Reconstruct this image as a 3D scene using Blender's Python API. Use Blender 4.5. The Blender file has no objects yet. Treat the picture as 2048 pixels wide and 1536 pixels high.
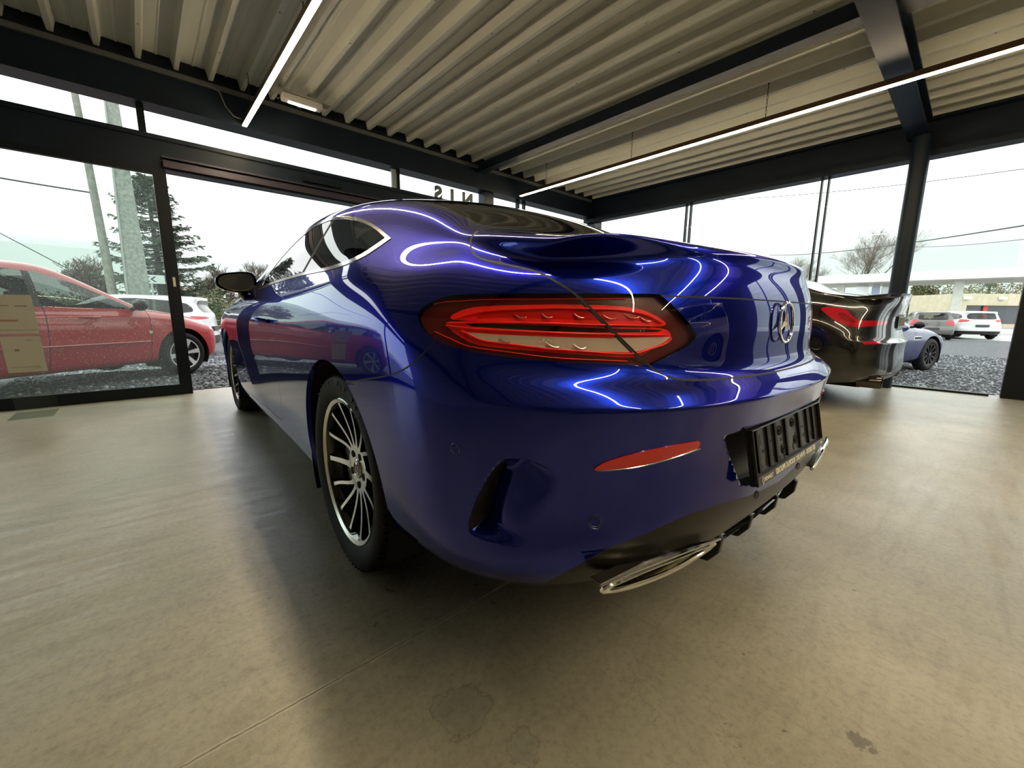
import bpy, bmesh, math, random
import numpy as np
from mathutils import Vector, Matrix
# ------------------------------------------------------------------ camera, world, exposure
SC = bpy.context.scene
COL = SC.collection
PI = math.pi
YAWR = -0.0345958            # the blue coupe stands 2 degrees off the room's axis
F_PX = 820.21
CAMLOC = (-1.28918, 1.31859, 0.84978)
CAM_YAW, CAM_PITCH, CAM_ROLL = -41.97033, -9.76686, 0.54505
def cam_basis(yaw, pitch, roll):
    y, p, r = map(math.radians, (yaw, pitch, roll))
    f = np.array([math.cos(y)*math.cos(p), math.sin(y)*math.cos(p), math.sin(p)])
    rt = np.array([math.sin(y), -math.cos(y), 0.0]); up = np.cross(rt, f)
    c, s = math.cos(r), math.sin(r)
    return c*rt+s*up, -s*rt+c*up, f
RT, UP, FW = cam_basis(CAM_YAW, CAM_PITCH, CAM_ROLL)
cd = bpy.data.cameras.new('camera'); cam = bpy.data.objects.new('camera', cd); COL.objects.link(cam)
cd.sensor_fit = 'HORIZONTAL'; cd.sensor_width = 36.0; cd.lens = 36.0*F_PX/2048
cd.clip_start = 0.02; cd.clip_end = 800
m4 = Matrix.Identity(4)
for i in range(3):
    m4[i][0] = RT[i]; m4[i][1] = UP[i]; m4[i][2] = -FW[i]; m4[i][3] = CAMLOC[i]
cam.matrix_world = m4
SC.camera = cam
w = bpy.data.worlds.new('overcast_sky'); SC.world = w; w.use_nodes = True
nt = w.node_tree; nt.nodes.clear()
o_ = nt.nodes.new('ShaderNodeOutputWorld'); b_ = nt.nodes.new('ShaderNodeBackground')
tc = nt.nodes.new('ShaderNodeTexCoord'); sx = nt.nodes.new('ShaderNodeSeparateXYZ'); rp = nt.nodes.new('ShaderNodeValToRGB')
nt.links.new(tc.outputs['Generated'], sx.inputs[0]); nt.links.new(sx.outputs['Z'], rp.inputs[0])
rp.color_ramp.elements[0].position = 0.0; rp.color_ramp.elements[0].color = (.80, .84, .84, 1)
rp.color_ramp.elements[1].position = 0.5; rp.color_ramp.elements[1].color = (1, 1, 1, 1)
nt.links.new(rp.outputs[0], b_.inputs[0]); nt.links.new(b_.outputs[0], o_.inputs[0])
SKY = b_.inputs[1]; SKY.default_value = 2.2
SC.view_settings.view_transform = 'Standard'; SC.view_settings.look = 'None'
SC.view_settings.gamma = 1; SC.view_settings.use_curve_mapping = False
SC.view_settings.exposure = 0.38
SC.cycles.use_denoising = True
SC.cycles.max_bounces = 9; SC.cycles.diffuse_bounces = 4; SC.cycles.glossy_bounces = 5
SC.cycles.transmission_bounces = 6; SC.cycles.transparent_max_bounces = 24
SC.cycles.sample_clamp_indirect = 8; SC.cycles.caustics_reflective = False; SC.cycles.caustics_refractive = False
SC.cycles.use_light_tree = True
random.seed(4)
RNG = np.random.default_rng(7)
G0 = -.28                    # the yard lies this far below the showroom slab
def at(px, d, z):
    """ground-plan position seen in column px at depth d, lifted to height z"""
    r = FW+RT*(px-1024)/F_PX; r0 = np.array(CAMLOC)+r*d
    k = UP[:2]*((z-r0[2])/UP[2]); return (float(r0[0]+k[0]), float(r0[1]+k[1]), z)

# ------------------------------------------------------------------ materials
MATS = {}
def mat(name, color=(.5,.5,.5), rough=.5, metal=0., coat=0., coat_rough=.03, emit=None, estr=0., alpha=1., spec=.5, ior=1.45, trans=0.):
    if name in MATS: return MATS[name]
    m = bpy.data.materials.new(name); m.use_nodes = True
    b = m.node_tree.nodes['Principled BSDF']
    b.inputs['Base Color'].default_value = (*color, 1); b.inputs['Roughness'].default_value = rough
    b.inputs['Metallic'].default_value = metal; b.inputs['Coat Weight'].default_value = coat
    b.inputs['Coat Roughness'].default_value = coat_rough; b.inputs['Specular IOR Level'].default_value = spec
    b.inputs['IOR'].default_value = ior; b.inputs['Transmission Weight'].default_value = trans
    b.inputs['Alpha'].default_value = alpha
    if emit: b.inputs['Emission Color'].default_value = (*emit, 1); b.inputs['Emission Strength'].default_value = estr
    MATS[name] = m
    return m
def noise_mat(name, stops, scale=5., detail=4., rough=.6, metal=0., coat=0., bump=0., bscale=None, bdist=.01, coords='Object', spec=.5, stretch=None, rough_var=0.):
    if name in MATS: return MATS[name]
    m = mat(name, rough=rough, metal=metal, coat=coat, spec=spec)
    n = m.node_tree; b = n.nodes['Principled BSDF']
    t = n.nodes.new('ShaderNodeTexCoord'); ns = n.nodes.new('ShaderNodeTexNoise'); r = n.nodes.new('ShaderNodeValToRGB')
    src = t.outputs[coords]
    if stretch:
        mp = n.nodes.new('ShaderNodeMapping'); mp.inputs['Scale'].default_value = stretch; n.links.new(src, mp.inputs[0]); src = mp.outputs[0]
    ns.inputs['Scale'].default_value = scale; ns.inputs['Detail'].default_value = detail
    n.links.new(src, ns.inputs['Vector']); n.links.new(ns.outputs['Fac'], r.inputs[0])
    e = r.color_ramp.elements
    e[0].position = stops[0][0]; e[0].color = (*stops[0][1], 1); e[1].position = stops[-1][0]; e[1].color = (*stops[-1][1], 1)
    for p_, c_ in stops[1:-1]:
        q_ = e.new(p_); q_.color = (*c_, 1)
    n.links.new(r.outputs[0], b.inputs['Base Color'])
    if bump:
        n2 = n.nodes.new('ShaderNodeTexNoise'); n2.inputs['Scale'].default_value = bscale or scale; n2.inputs['Detail'].default_value = 6
        n.links.new(src, n2.inputs['Vector']); bp = n.nodes.new('ShaderNodeBump'); bp.inputs['Strength'].default_value = bump; bp.inputs['Distance'].default_value = bdist
        n.links.new(n2.outputs['Fac'], bp.inputs['Height']); n.links.new(bp.outputs[0], b.inputs['Normal'])
    return m
def glass_mat(name, tint=(.9,.96,.93), ior=1.5, rough=0., extra=0.):
    """thin pane: see-through tint with a fresnel reflection"""
    if name in MATS: return MATS[name]
    m = bpy.data.materials.new(name); m.use_nodes = True; n = m.node_tree; n.nodes.clear()
    o = n.nodes.new('ShaderNodeOutputMaterial'); mx = n.nodes.new('ShaderNodeMixShader'); fr = n.nodes.new('ShaderNodeFresnel')
    tr = n.nodes.new('ShaderNodeBsdfTransparent'); gl = n.nodes.new('ShaderNodeBsdfGlossy')
    fr.inputs[0].default_value = ior; tr.inputs[0].default_value = (*tint, 1); gl.inputs['Roughness'].default_value = rough
    gm = n.nodes.new('ShaderNodeNewGeometry'); iv = n.nodes.new('ShaderNodeMath'); iv.operation = 'SUBTRACT'; iv.inputs[0].default_value = 1; n.links.new(gm.outputs['Backfacing'], iv.inputs[1])
    ml = n.nodes.new('ShaderNodeMath'); ml.operation = 'MULTIPLY'; n.links.new(iv.outputs[0], ml.inputs[0]); n.links.new(fr.outputs[0], ml.inputs[1])
    n.links.new(ml.outputs[0], mx.inputs[0]); n.links.new(tr.outputs[0], mx.inputs[1]); n.links.new(gl.outputs[0], mx.inputs[2])
    n.links.new(mx.outputs[0], o.inputs[0])
    MATS[name] = m
    return m
def paint(name, color, metal=.0, rough=.4, coat=1.):
    return mat(name, color, rough, metal, coat, .01)

# ------------------------------------------------------------------ object helpers
def tag(o, label=None, cat=None, group=None, kind=None):
    if label: o['label'] = label
    if cat: o['category'] = cat
    if group: o['group'] = group
    if kind: o['kind'] = kind
    return o
def empty(name, loc=(0,0,0), rz=0., label=None, cat=None, group=None, parent=None):
    o = bpy.data.objects.new(name, None); o.empty_display_size = .1; COL.objects.link(o)
    o.location = loc; o.rotation_euler = (0, 0, rz)
    if parent: o.parent = parent
    return tag(o, label, cat, group)
class MB:
    """collects simple shapes; build() links them as one mesh object"""
    def __init__(s): s.v = []; s.f = []; s.m = []
    def add(s, vs, fs, mi=0):
        k = len(s.v); s.v += [tuple(map(float, v)) for v in vs]; s.f += [tuple(i+k for i in f) for f in fs]; s.m += [mi]*len(fs)
        return s
    def box(s, x0, x1, y0, y1, z0, z1, mi=0):
        return s.add([(x0,y0,z0),(x1,y0,z0),(x1,y1,z0),(x0,y1,z0),(x0,y0,z1),(x1,y0,z1),(x1,y1,z1),(x0,y1,z1)],
              [(3,2,1,0),(4,5,6,7),(0,1,5,4),(1,2,6,5),(2,3,7,6),(3,0,4,7)], mi)
    def obox(s, c, ax, ay, az, mi=0):
        c, ax, ay, az = map(np.array, (c, ax, ay, az)); vs = []
        for z in (-1,1):
            for (x,y) in ((-1,-1),(1,-1),(1,1),(-1,1)): vs.append(c+ax*x+ay*y+az*z)
        return s.add(vs, [(3,2,1,0),(4,5,6,7),(0,1,5,4),(1,2,6,5),(2,3,7,6),(3,0,4,7)], mi)
    def tube(s, pts, rad, n=8, closed=False, cap=True, mi=0):
        pts = [np.array(p, float) for p in pts]; k = len(pts); vs = []; fs = []
        rads = rad if hasattr(rad, '__len__') else [rad]*k
        prev = None
        for i, p in enumerate(pts):
            if closed: t = pts[(i+1) % k]-pts[i-1]
            else: t = pts[min(i+1, k-1)]-pts[max(i-1, 0)]
            t = t/(np.linalg.norm(t)+1e-12)
            if prev is None:
                a = np.array([0,0,1.]) if abs(t[2]) < .9 else np.array([1.,0,0])
                u = np.cross(t, a)
            else: u = prev-t*(prev@t)
            u = u/(np.linalg.norm(u)+1e-12); prev = u; v_ = np.cross(t, u)
            for j in range(n):
                a = 2*PI*j/n; vs.append(p+rads[i]*(math.cos(a)*u+math.sin(a)*v_))
        kk = k if closed else k-1
        for i in range(kk):
            for j in range(n):
                i2 = (i+1) % k; j2 = (j+1) % n
                fs.append((i*n+j, i*n+j2, i2*n+j2, i2*n+j))
        if cap and not closed:
            fs.append(tuple(range(n-1, -1, -1))); fs.append(tuple((k-1)*n+j for j in range(n)))
        return s.add(vs, fs, mi)
    def lathe(s, prof, c=(0,0,0), axis=1, n=48, mi=0, ang=2*PI, closed_prof=False):
        """prof: list of (radius, offset along axis)"""
        vs = []; fs = []; k = len(prof)
        for j in range(n):
            a = ang*j/n; ca, sa = math.cos(a), math.sin(a)
            for r, h in prof:
                p = [0, 0, 0]; p[axis] = h; p[(axis+1) % 3] = r*ca; p[(axis+2) % 3] = r*sa
                vs.append((p[0]+c[0], p[1]+c[1], p[2]+c[2]))
        kp = k if closed_prof else k-1
        for j in range(n):
            for i in range(kp):
                a, b = j*k+i, j*k+(i+1) % k; c2, d = ((j+1) % n)*k+(i+1) % k, ((j+1) % n)*k+i
                fs.append((a, b, c2, d))
        return s.add(vs, fs, mi)
    def prism(s, poly, d, mi=0, M=None):
        """poly: 3-D points in order, extruded by vector d"""
        k = len(poly); P = [np.array(p, float) for p in poly]; d = np.array(d, float)
        vs = P+[p+d for p in P]
        fs = [tuple(range(k-1, -1, -1)), tuple(range(k, 2*k))]+[(i, (i+1) % k, k+(i+1) % k, k+i) for i in range(k)]
        return s.add(vs, fs, mi)
    def build(s, name, mats, parent=None, smooth=False, sharp=35., loc=None, bevel=0.):
        me = bpy.data.meshes.new(name); me.from_pydata(s.v, [], s.f)
        for m in (mats if isinstance(mats, (list, tuple)) else [mats]): me.materials.append(m)
        me.polygons.foreach_set('material_index', s.m)
        bm = bmesh.new(); bm.from_mesh(me); bmesh.ops.recalc_face_normals(bm, faces=bm.faces)
        if smooth:
            for f in bm.faces: f.smooth = True
            for e in bm.edges:
                if len(e.link_faces) == 2 and e.calc_face_angle(0) > math.radians(sharp): e.smooth = False
        bm.to_mesh(me); bm.free()
        o = bpy.data.objects.new(name, me); COL.objects.link(o)
        if parent: o.parent = parent
        if loc: o.location = loc
        if bevel:
            b = o.modifiers.new('bevel', 'BEVEL'); b.width = bevel; b.segments = 2; b.limit_method = 'ANGLE'; b.angle_limit = math.radians(40)
            for p in me.polygons: p.use_smooth = True
            o.modifiers.new('wn', 'WEIGHTED_NORMAL').keep_sharp = True
        return o
def copy_tree(o, parent=None):
    c = o.copy(); COL.objects.link(c)
    c.parent = parent
    for ch in o.children: copy_tree(ch, c)
    return c

# ------------------------------------------------------------------ polygon tools
def smooth_poly(P, n=2, closed=True):
    """Chaikin corner cutting; a point given with a third value 1 stays sharp"""
    P = [(p[0], p[1], (p[2] if len(p) > 2 else 0)) for p in P]
    for _ in range(n):
        Q = []; k = len(P)
        for i, p in enumerate(P):
            if p[2] or (not closed and i in (0, k-1)): Q.append(p); continue
            a = P[i-1]; b = P[(i+1) % k]
            Q.append((.75*p[0]+.25*a[0], .75*p[1]+.25*a[1], 0)); Q.append((.75*p[0]+.25*b[0], .75*p[1]+.25*b[1], 0))
        P = Q
    return np.array([(p[0], p[1]) for p in P])
def seg_dist(X, A, B):
    d = B-A; t = np.clip(((X-A)@d)/(d@d+1e-12), 0, 1)
    c = A+t[:, None]*d; v = X-c
    return np.hypot(v[:, 0], v[:, 1]), t, d[0]*(X[:, 1]-A[1])-d[1]*(X[:, 0]-A[0])
def sdf_poly(X, P):
    """signed distance, negative inside"""
    best = np.full(len(X), 1e9); ins = np.zeros(len(X), bool); k = len(P)
    for i in range(k):
        A = P[i]; B = P[(i+1) % k]
        d, _, _ = seg_dist(X, A, B); best = np.minimum(best, d)
        c = ((A[1] > X[:, 1]) != (B[1] > X[:, 1])) & (X[:, 0] < (B[0]-A[0])*(X[:, 1]-A[1])/(B[1]-A[1]+1e-12)+A[0])
        ins ^= c
    return np.where(ins, -best, best)
def sdf_open(X, P):
    """signed distance to an open polyline and how far along it (0..1) the nearest point lies"""
    best = np.full(len(X), 1e9); sg = np.zeros(len(X)); al = np.zeros(len(X)); k = len(P)
    for i in range(k-1):
        d, t, s = seg_dist(X, P[i], P[i+1]); m = d < best-1e-9
        best[m] = d[m]; sg[m] = np.sign(s[m]); al[m] = (i+t[m])/(k-1)
        if i == 0: pass
    return best*np.where(sg == 0, 1, sg), al

# ------------------------------------------------------------------ skin meshes that can be cut into panels
class Skin:
    def __init__(s, P, N, F, T=None):
        s.P = P; s.N = N; s.F = F; s.T = T or ['body']*len(F)
    def cut(s, f, newtag, cond=None, eps=2e-5, inside=True):
        """split every face where field f (one value per vertex) changes sign; faces with f < 0 get newtag"""
        f = f.copy(); f[np.abs(f) < eps] = 0
        P = list(s.P); N = list(s.N); cache = {}; F = []; T = []
        fl = list(f)
        def mid(a, b):
            k = (a, b) if a < b else (b, a)
            if k not in cache:
                t = fl[a]/(fl[a]-fl[b]); P.append(P[a]+(P[b]-P[a])*t)
                n = N[a]+(N[b]-N[a])*t; N.append(n/(np.linalg.norm(n)+1e-12)); fl.append(0.); cache[k] = len(P)-1
            return cache[k]
        for fi, face in enumerate(s.F):
            t = s.T[fi]
            if cond is not None and not cond(t, fi): F.append(face); T.append(t); continue
            v = [fl[i] for i in face]
            if min(v) >= 0: F.append(face); T.append(t); continue
            if max(v) <= 0: F.append(face); T.append(newtag if inside else t); continue
            neg = []; pos = []; k = len(face)
            for i in range(k):
                a, b = face[i], face[(i+1) % k]; fa, fb = fl[a], fl[b]
                if fa <= 0: neg.append(a)
                if fa >= 0: pos.append(a)
                if fa*fb < 0:
                    c = mid(a, b); neg.append(c); pos.append(c)
            if len(pos) > 2: F.append(tuple(pos)); T.append(t)
            if len(neg) > 2: F.append(tuple(neg)); T.append(newtag if inside else t)
        s.P = np.array(P); s.N = np.array(N); s.F = F; s.T = T
        return s
    def cent(s):
        return np.array([s.P[list(f)].mean(0) for f in s.F])
    def drop(s, *tags):
        k = [i for i, t in enumerate(s.T) if t not in tags]
        s.F = [s.F[i] for i in k]; s.T = [s.T[i] for i in k]
    def part(s, name, tags, mats, parent, mirror=0, offset=0., thick=0., kn=True):
        """link the faces carrying these tags as one object. mirror 0: left only, 1: both halves in one mesh, -1: right only"""
        if isinstance(tags, str): tags = [tags]
        fi = [i for i, t in enumerate(s.T) if t in tags]
        if not fi: return None
        ids = sorted({j for i in fi for j in s.F[i]}); mp = {j: k for k, j in enumerate(ids)}
        P = s.P[ids]+s.N[ids]*offset; N = s.N[ids]
        F = [tuple(mp[j] for j in s.F[i]) for i in fi]; MI = [tags.index(s.T[i]) for i in fi]
        if thick:
            n = len(P); ec = {}
            for f in F:
                for a, b in zip(f, f[1:]+f[:1]): ec[(a, b)] = ec.get((a, b), 0)+1
            rim = [(a, b) for (a, b) in ec if (b, a) not in ec]
            P2 = P-N*thick; F2 = [tuple(reversed([j+n for j in f])) for f in F]
            P = np.vstack([P, P2]); N = np.vstack([N, -N]); nf = len(F)
            F = F+F2+[(b, a, a+n, b+n) for a, b in rim]; MI = MI+MI+[MI[0]]*len(rim)
        sets = []
        if mirror >= 0: sets.append((P, N, F, MI))
        if mirror != 0: sets.append((P*[1,-1,1], N*[1,-1,1], [tuple(reversed(f)) for f in F], MI))
        VP = []; VN = []; FF = []; MM = []; k = 0
        for a, b, c, d in sets:
            VP.append(a); VN.append(b); FF += [tuple(j+k for j in f) for f in c]; MM += d; k += len(a)
        VP = np.vstack(VP); VN = np.vstack(VN)
        me = bpy.data.meshes.new(name); me.from_pydata(VP.tolist(), [], FF)
        if not isinstance(mats, (list, tuple)): mats = [mats]
        for m in mats: me.materials.append(m)
        me.polygons.foreach_set('material_index', [min(x, len(mats)-1) for x in MM])
        me.polygons.foreach_set('use_smooth', [True]*len(FF))
        if kn and not thick:
            me.normals_split_custom_set_from_vertices(VN.tolist())
        elif thick:
            nfv = len(F)
            ln = []
            for p in me.polygons:
                rimf = (p.index % nfv) >= 2*len(fi)
                for li in p.loop_indices:
                    ln.append(tuple(p.normal) if rimf else tuple(VN[me.loops[li].vertex_index]))
            me.normals_split_custom_set(ln)
        o = bpy.data.objects.new(name, me); COL.objects.link(o); o.parent = parent
        return o
def ip(x, T, c=1):
    """smooth interpolation in a table [(x, v), ...] (monotone-ish cubic)"""
    T = sorted(T); xs = [t[0] for t in T]
    if x <= xs[0]: return T[0][c]
    if x >= xs[-1]: return T[-1][c]
    i = max(k for k in range(len(xs)) if xs[k] <= x); i = min(i, len(xs)-2)
    def sl(k):
        if k <= 0: return (T[1][c]-T[0][c])/(xs[1]-xs[0])
        if k >= len(xs)-1: return (T[-1][c]-T[-2][c])/(xs[-1]-xs[-2])
        return (T[k+1][c]-T[k-1][c])/(xs[k+1]-xs[k-1])
    h = xs[i+1]-xs[i]; t = (x-xs[i])/h; a, b = T[i][c], T[i+1][c]
    return (2*t**3-3*t*t+1)*a+(t**3-2*t*t+t)*h*sl(i)+(-2*t**3+3*t*t)*b+(t**3-t*t)*h*sl(i+1)
def car_skin(S, levels=3, iters=3):
    """S: spec of a car body. Returns the left half (y >= 0) as a Skin"""
    st = S['stations']; NR = 13
    ydeck = S['ycols']                 # y of rear/front columns 0..3 (0 .. corner)
    rear, front = S['rear'], S['front']
    def side_pt(x, r):
        ym = ip(x, S['ymax']); zb = ip(x, S['zbelt']); yb = ip(x, S['ybelt']); zE = ip(x, S['E'], 2); yE = ip(x, S['E'], 1); zs = ip(x, S['sill'])
        zc = S.get('crease', .82); top = min(zc, zb-.06)
        fr = [(0, .885), (.07, .955), (.25, .982), (.45, .993), (.63, 1.), (.77, 1.), (.89, .997)]
        if r < 7: return (x, ym*fr[r][1], zs+(top-zs)*fr[r][0])
        if r == 7: return (x, ym*.985, top)
        if r == 8: return (x, (ym*.985*.45+yb*.55)+.012, top+.55*(zb-top))
        if r == 9: return (x, yb, zb)
        if r == 12: return (x, yE, zE)
        t = (.36, .70)[r-10]; bl = ip(x, S['bulge'])*(1., .9)[r-10]
        return (x, yb+(yE-yb)*t+bl, zb+(zE-zb)*t+bl*.4)
    def end_cols(tab, xa, sgn, ys, xj):
        """columns from the centre (0..3) and three transition columns towards the side"""
        cols = []
        for ci in range(7):
            col = []
            for r in range(NR):
                xe, ze, n = tab[r][:3]; sp = side_pt(xa, r); ym = sp[1]
                if ci < 4:
                    y = ydeck[ci] if r == 12 else ydeck[ci]*(1+.0*r)
                    x = xa+(xe-xa)*max(0, 1-(y/ym)**n)**(1/n) if r < 12 else xe+(tab[12][3] if len(tab[12]) > 3 else 0)*(y/ydeck[3])**2
                    col.append((x, y, ze+(tab[r][3]*(y/ydeck[3])**2 if len(tab[r]) > 3 and r < 12 else 0)))
                else:
                    if r == 12:
                        x = xj[ci-4]; col.append((x, ip(x, S['E'], 1), ip(x, S['E'], 2)))
                    else:
                        th = (.50, .70, .87)[ci-4]
                        y3 = ydeck[3]; a0 = math.asin(min(1, (y3/ym)**(n/2))); a = a0+(PI/2-a0)*(.36, .62, .84)[ci-4]
                        x = xa+(xe-xa)*math.cos(a)**(2/n); y = ym*math.sin(a)**(2/n)
                        wz = (.12, .38, .72)[ci-4]
                        ze2 = ze+(tab[r][3] if len(tab[r]) > 3 else 0)
                        col.append((x, y, ze2*(1-wz)+sp[2]*wz))
            cols.append(col)
        return cols
    xr, xf = st[0], st[-1]
    C = end_cols(rear, xr, -1, ydeck, S['xj_rear'])
    C += [[side_pt(x, r) for r in range(NR)] for x in st]
    C += list(reversed(end_cols(front, xf, 1, ydeck, S['xj_front'])))
    nc = len(C)                        # 4+3+len(st)+3+4
    for (ci, r), d in S.get('tweak', {}).items():
        p = C[ci][r]; C[ci][r] = (p[0]+d[0], p[1]+d[1], p[2]+d[2])
    V = []; F = []; idx = {}
    def vid(p):
        V.append(p); return len(V)-1
    for side in (1, -1):
        for c in range(nc):
            for r in range(NR):
                if side == -1 and c in (0, nc-1): idx[(side, c, r)] = idx[(1, c, r)]; continue
                p = C[c][r]; idx[(side, c, r)] = vid((p[0], p[1]*side, p[2]))
        for c in range(nc-1):
            for r in range(NR-1):
                q = (idx[(side, c, r)], idx[(side, c+1, r)], idx[(side, c+1, r+1)], idx[(side, c, r+1)])
                F.append(q if side == -1 else q[::-1])
    top = {}
    fr = [0, ydeck[1]/ydeck[3], ydeck[2]/ydeck[3], 1]
    for side in (1, -1):
        for c in range(3, nc-3):
            for k in range(4):
                if k == 3: top[(side, c, k)] = idx[(side, c, 12)]
                elif c == 3: top[(side, c, k)] = idx[(side, k, 12)]
                elif c == nc-4: top[(side, c, k)] = idx[(side, nc-1-k, 12)]
                elif k == 0 and side == -1: top[(side, c, k)] = top[(1, c, k)]
                else:
                    e = C[c][12]; x = e[0]; zc = ip(x, S['zc']); y = e[1]*fr[k]
                    z = zc-(zc-e[2])*fr[k]**ip(x, S['crown'])
                    xo = ip(x, S['xoff'])*(1-fr[k]**2) if 'xoff' in S else 0
                    top[(side, c, k)] = vid((x+xo, y*side, z))
        for c in range(3, nc-4):
            for k in range(3):
                q = (top[(side, c, k)], top[(side, c+1, k)], top[(side, c+1, k+1)], top[(side, c, k+1)])
                F.append(q[::-1] if side == -1 else q)
    me = bpy.data.meshes.new('cage'); me.from_pydata(V, [], F)
    bm = bmesh.new(); bm.from_mesh(me)
    cl = bm.edges.layers.float.new('crease_edge'); bm.verts.ensure_lookup_table()
    for (r, c0, c1, wt) in S.get('creases', []):
        for side in (1, -1):
            for c in range(c0, c1):
                e = bm.edges.get((bm.verts[idx[(side, c, r)]], bm.verts[idx[(side, c+1, r)]]))
                if e: e[cl] = wt
    bm.to_mesh(me); bm.free()
    ob = bpy.data.objects.new('cage', me); COL.objects.link(ob)
    md = ob.modifiers.new('s', 'SUBSURF'); md.levels = levels; md.render_levels = levels; md.boundary_smooth = 'PRESERVE_CORNERS'
    tgt = np.array(V); cur = tgt.copy(); md.levels = 1
    def ev():
        dg = bpy.context.evaluated_depsgraph_get(); dg.update(); return ob.evaluated_get(dg)
    for _ in range(iters):
        e = ev(); mm = e.to_mesh(); co = np.empty(len(mm.vertices)*3); mm.vertices.foreach_get('co', co); e.to_mesh_clear()
        co = co.reshape(-1, 3)[:len(V)]
        cur = cur+(tgt-co)*.8
        me.vertices.foreach_set('co', cur.ravel()); me.update()
    md.levels = levels
    e = ev(); mm = e.to_mesh(); n = len(mm.vertices); co = np.empty(n*3); no = np.empty(n*3)
    mm.vertices.foreach_get('co', co); mm.vertices.foreach_get('normal', no)
    co = co.reshape(-1, 3); no = no.reshape(-1, 3); FF = [tuple(p.vertices) for p in mm.polygons]
    e.to_mesh_clear(); bpy.data.objects.remove(ob); bpy.data.meshes.remove(me)
    cy = [sum(co[i][1] for i in f)/len(f) for f in FF]
    FF = [f for f, y in zip(FF, cy) if y > 0]
    ids = sorted({i for f in FF for i in f}); mp = {j: k for k, j in enumerate(ids)}
    P = co[ids]; N = no[ids]; FF = [tuple(mp[i] for i in f) for f in FF]
    P[np.abs(P[:, 1]) < 1e-5, 1] = 0
    z0 = np.abs(P[:, 1]) < 1e-6; N[z0, 1] = 0
    N /= np.linalg.norm(N, axis=1)[:, None]
    # make sure normals point outwards
    f0 = FF[len(FF)//2]
    c = P.mean(0); sgn = np.sign(((P-[1.3, 0, .6])*N).sum(1)).mean()
    if sgn < 0: N = -N; FF = [f[::-1] for f in FF]
    return Skin(P, N, FF)
# ------------------------------------------------------------------ common car materials
gap = mat('panel_gap', (.003,.003,.004), .6)
rubber = mat('tyre_rubber', (.010,.010,.010), .62, spec=.25)
chrome = mat('chrome', (.82,.82,.80), .07, 1.)
darkchrome = mat('bright_trim', (.55,.56,.56), .12, 1.)
blackpl = mat('black_plastic', (.008,.008,.008), .35)
glossblack = mat('gloss_black', (.004,.004,.005), .08, coat=1)
matteblk = mat('matte_black', (.006,.006,.006), .9)
interior_m = mat('dark_interior', (.012,.012,.014), .7)
def carframe_px(P):
    """pixel position (2048 x 1536 frame) of points given in the coupe's own frame, used to read its panel outlines"""
    c, s_ = math.cos(YAWR), math.sin(YAWR)
    W = np.stack([P[:, 0]*c-P[:, 1]*s_, P[:, 0]*s_+P[:, 1]*c, P[:, 2]], 1)
    d = W-np.array(CAMLOC); z = d@FW; z = np.where(z < .05, .05, z)
    return np.stack([1024+F_PX*(d@RT)/z, 768-F_PX*(d@UP)/z], 1), z

BLUE = dict(
 stations=[-.36,-.18,0,.18,.36,.62,.95,1.3,1.65,2.0,2.3,2.55,2.75,2.95,3.15],
 ycols=[0,.22,.42,.60],
 ymax=[(-.9,.895),(-.36,.902),(0,.906),(.36,.90),(.9,.888),(1.6,.888),(2.4,.893),(2.84,.90),(3.2,.895)],
 sill=[(-.4,.25),(-.1,.22),(.36,.17),(2.4,.17),(3.2,.19)],
 zbelt=[(-.36,.955),(-.18,.968),(0,.98),(.36,.985),(.95,.98),(1.65,.97),(2.3,.95),(2.75,.91),(3.15,.855)],
 ybelt=[(-.36,.80),(-.18,.815),(0,.822),(.36,.82),(.95,.815),(1.65,.815),(2.3,.82),(2.75,.825),(3.15,.80)],
 E=[(-.80,.60,.987),(-.74,.630,1.006),(-.56,.636,1.034),(-.36,.612,1.080),(-.18,.592,1.15),(0,.577,1.208),(.18,.57,1.252),(.36,.568,1.286),(.62,.57,1.32),(.95,.575,1.34),(1.3,.578,1.335),(1.65,.592,1.285),(2.0,.645,1.175),(2.3,.70,1.06),(2.55,.735,.985),(2.75,.74,.95),(2.95,.72,.915),(3.15,.69,.875),(3.3,.63,.845),(3.45,.6,.80)],
 bulge=[(-.4,0),(0,.0),(.36,.01),(.95,.018),(2.0,.015),(2.4,.0)],
 zc=[(-.9,1.008),(-.74,1.025),(-.56,1.053),(-.36,1.112),(-.18,1.207),(0,1.270),(.18,1.321),(.36,1.360),(.62,1.392),(.95,1.408),(1.3,1.402),(1.65,1.335),(2.0,1.215),(2.3,1.09),(2.55,1.01),(2.75,.98),(2.95,.95),(3.15,.915),(3.3,.885)],
 crown=[(-.9,2),(3.3,2.2)],
 crease=.84,
 xj_rear=[-.735,-.64,-.50], xj_front=[3.42,3.36,3.27],
 rear=[(-.91,.262,4.2,.035),(-.965,.335,3.6,.022),(-.985,.425,3.0,.01),(-.98,.53,2.9,0),(-.992,.615,2.8,.0),(-1.008,.662,2.7,.012),(-.98,.695,2.6,.012),(-.945,.725,2.6,.01),(-.945,.80,2.6,0),(-.94,.875,2.7,0),(-.928,.935,2.8,-.004),(-.915,.978,3,-.012),(-.90,1.006,3,.095,-.020)],
 front=[(3.46,.20,2.6),(3.58,.24,2.6),(3.66,.33,2.6),(3.69,.43,2.6),(3.70,.52,2.6),(3.69,.60,2.6),(3.68,.67,2.6),(3.65,.73,2.6),(3.60,.77,2.7),(3.55,.80,2.8),(3.50,.82,2.8),(3.46,.835,2.8),(3.44,.845,2.8,-.02)],
 creases=[(5,0,5,.5)],
)
BLUE['E'] = [e for e in BLUE['E'] if e[0] < 3.35]+[(3.44,.6,.80)]

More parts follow.
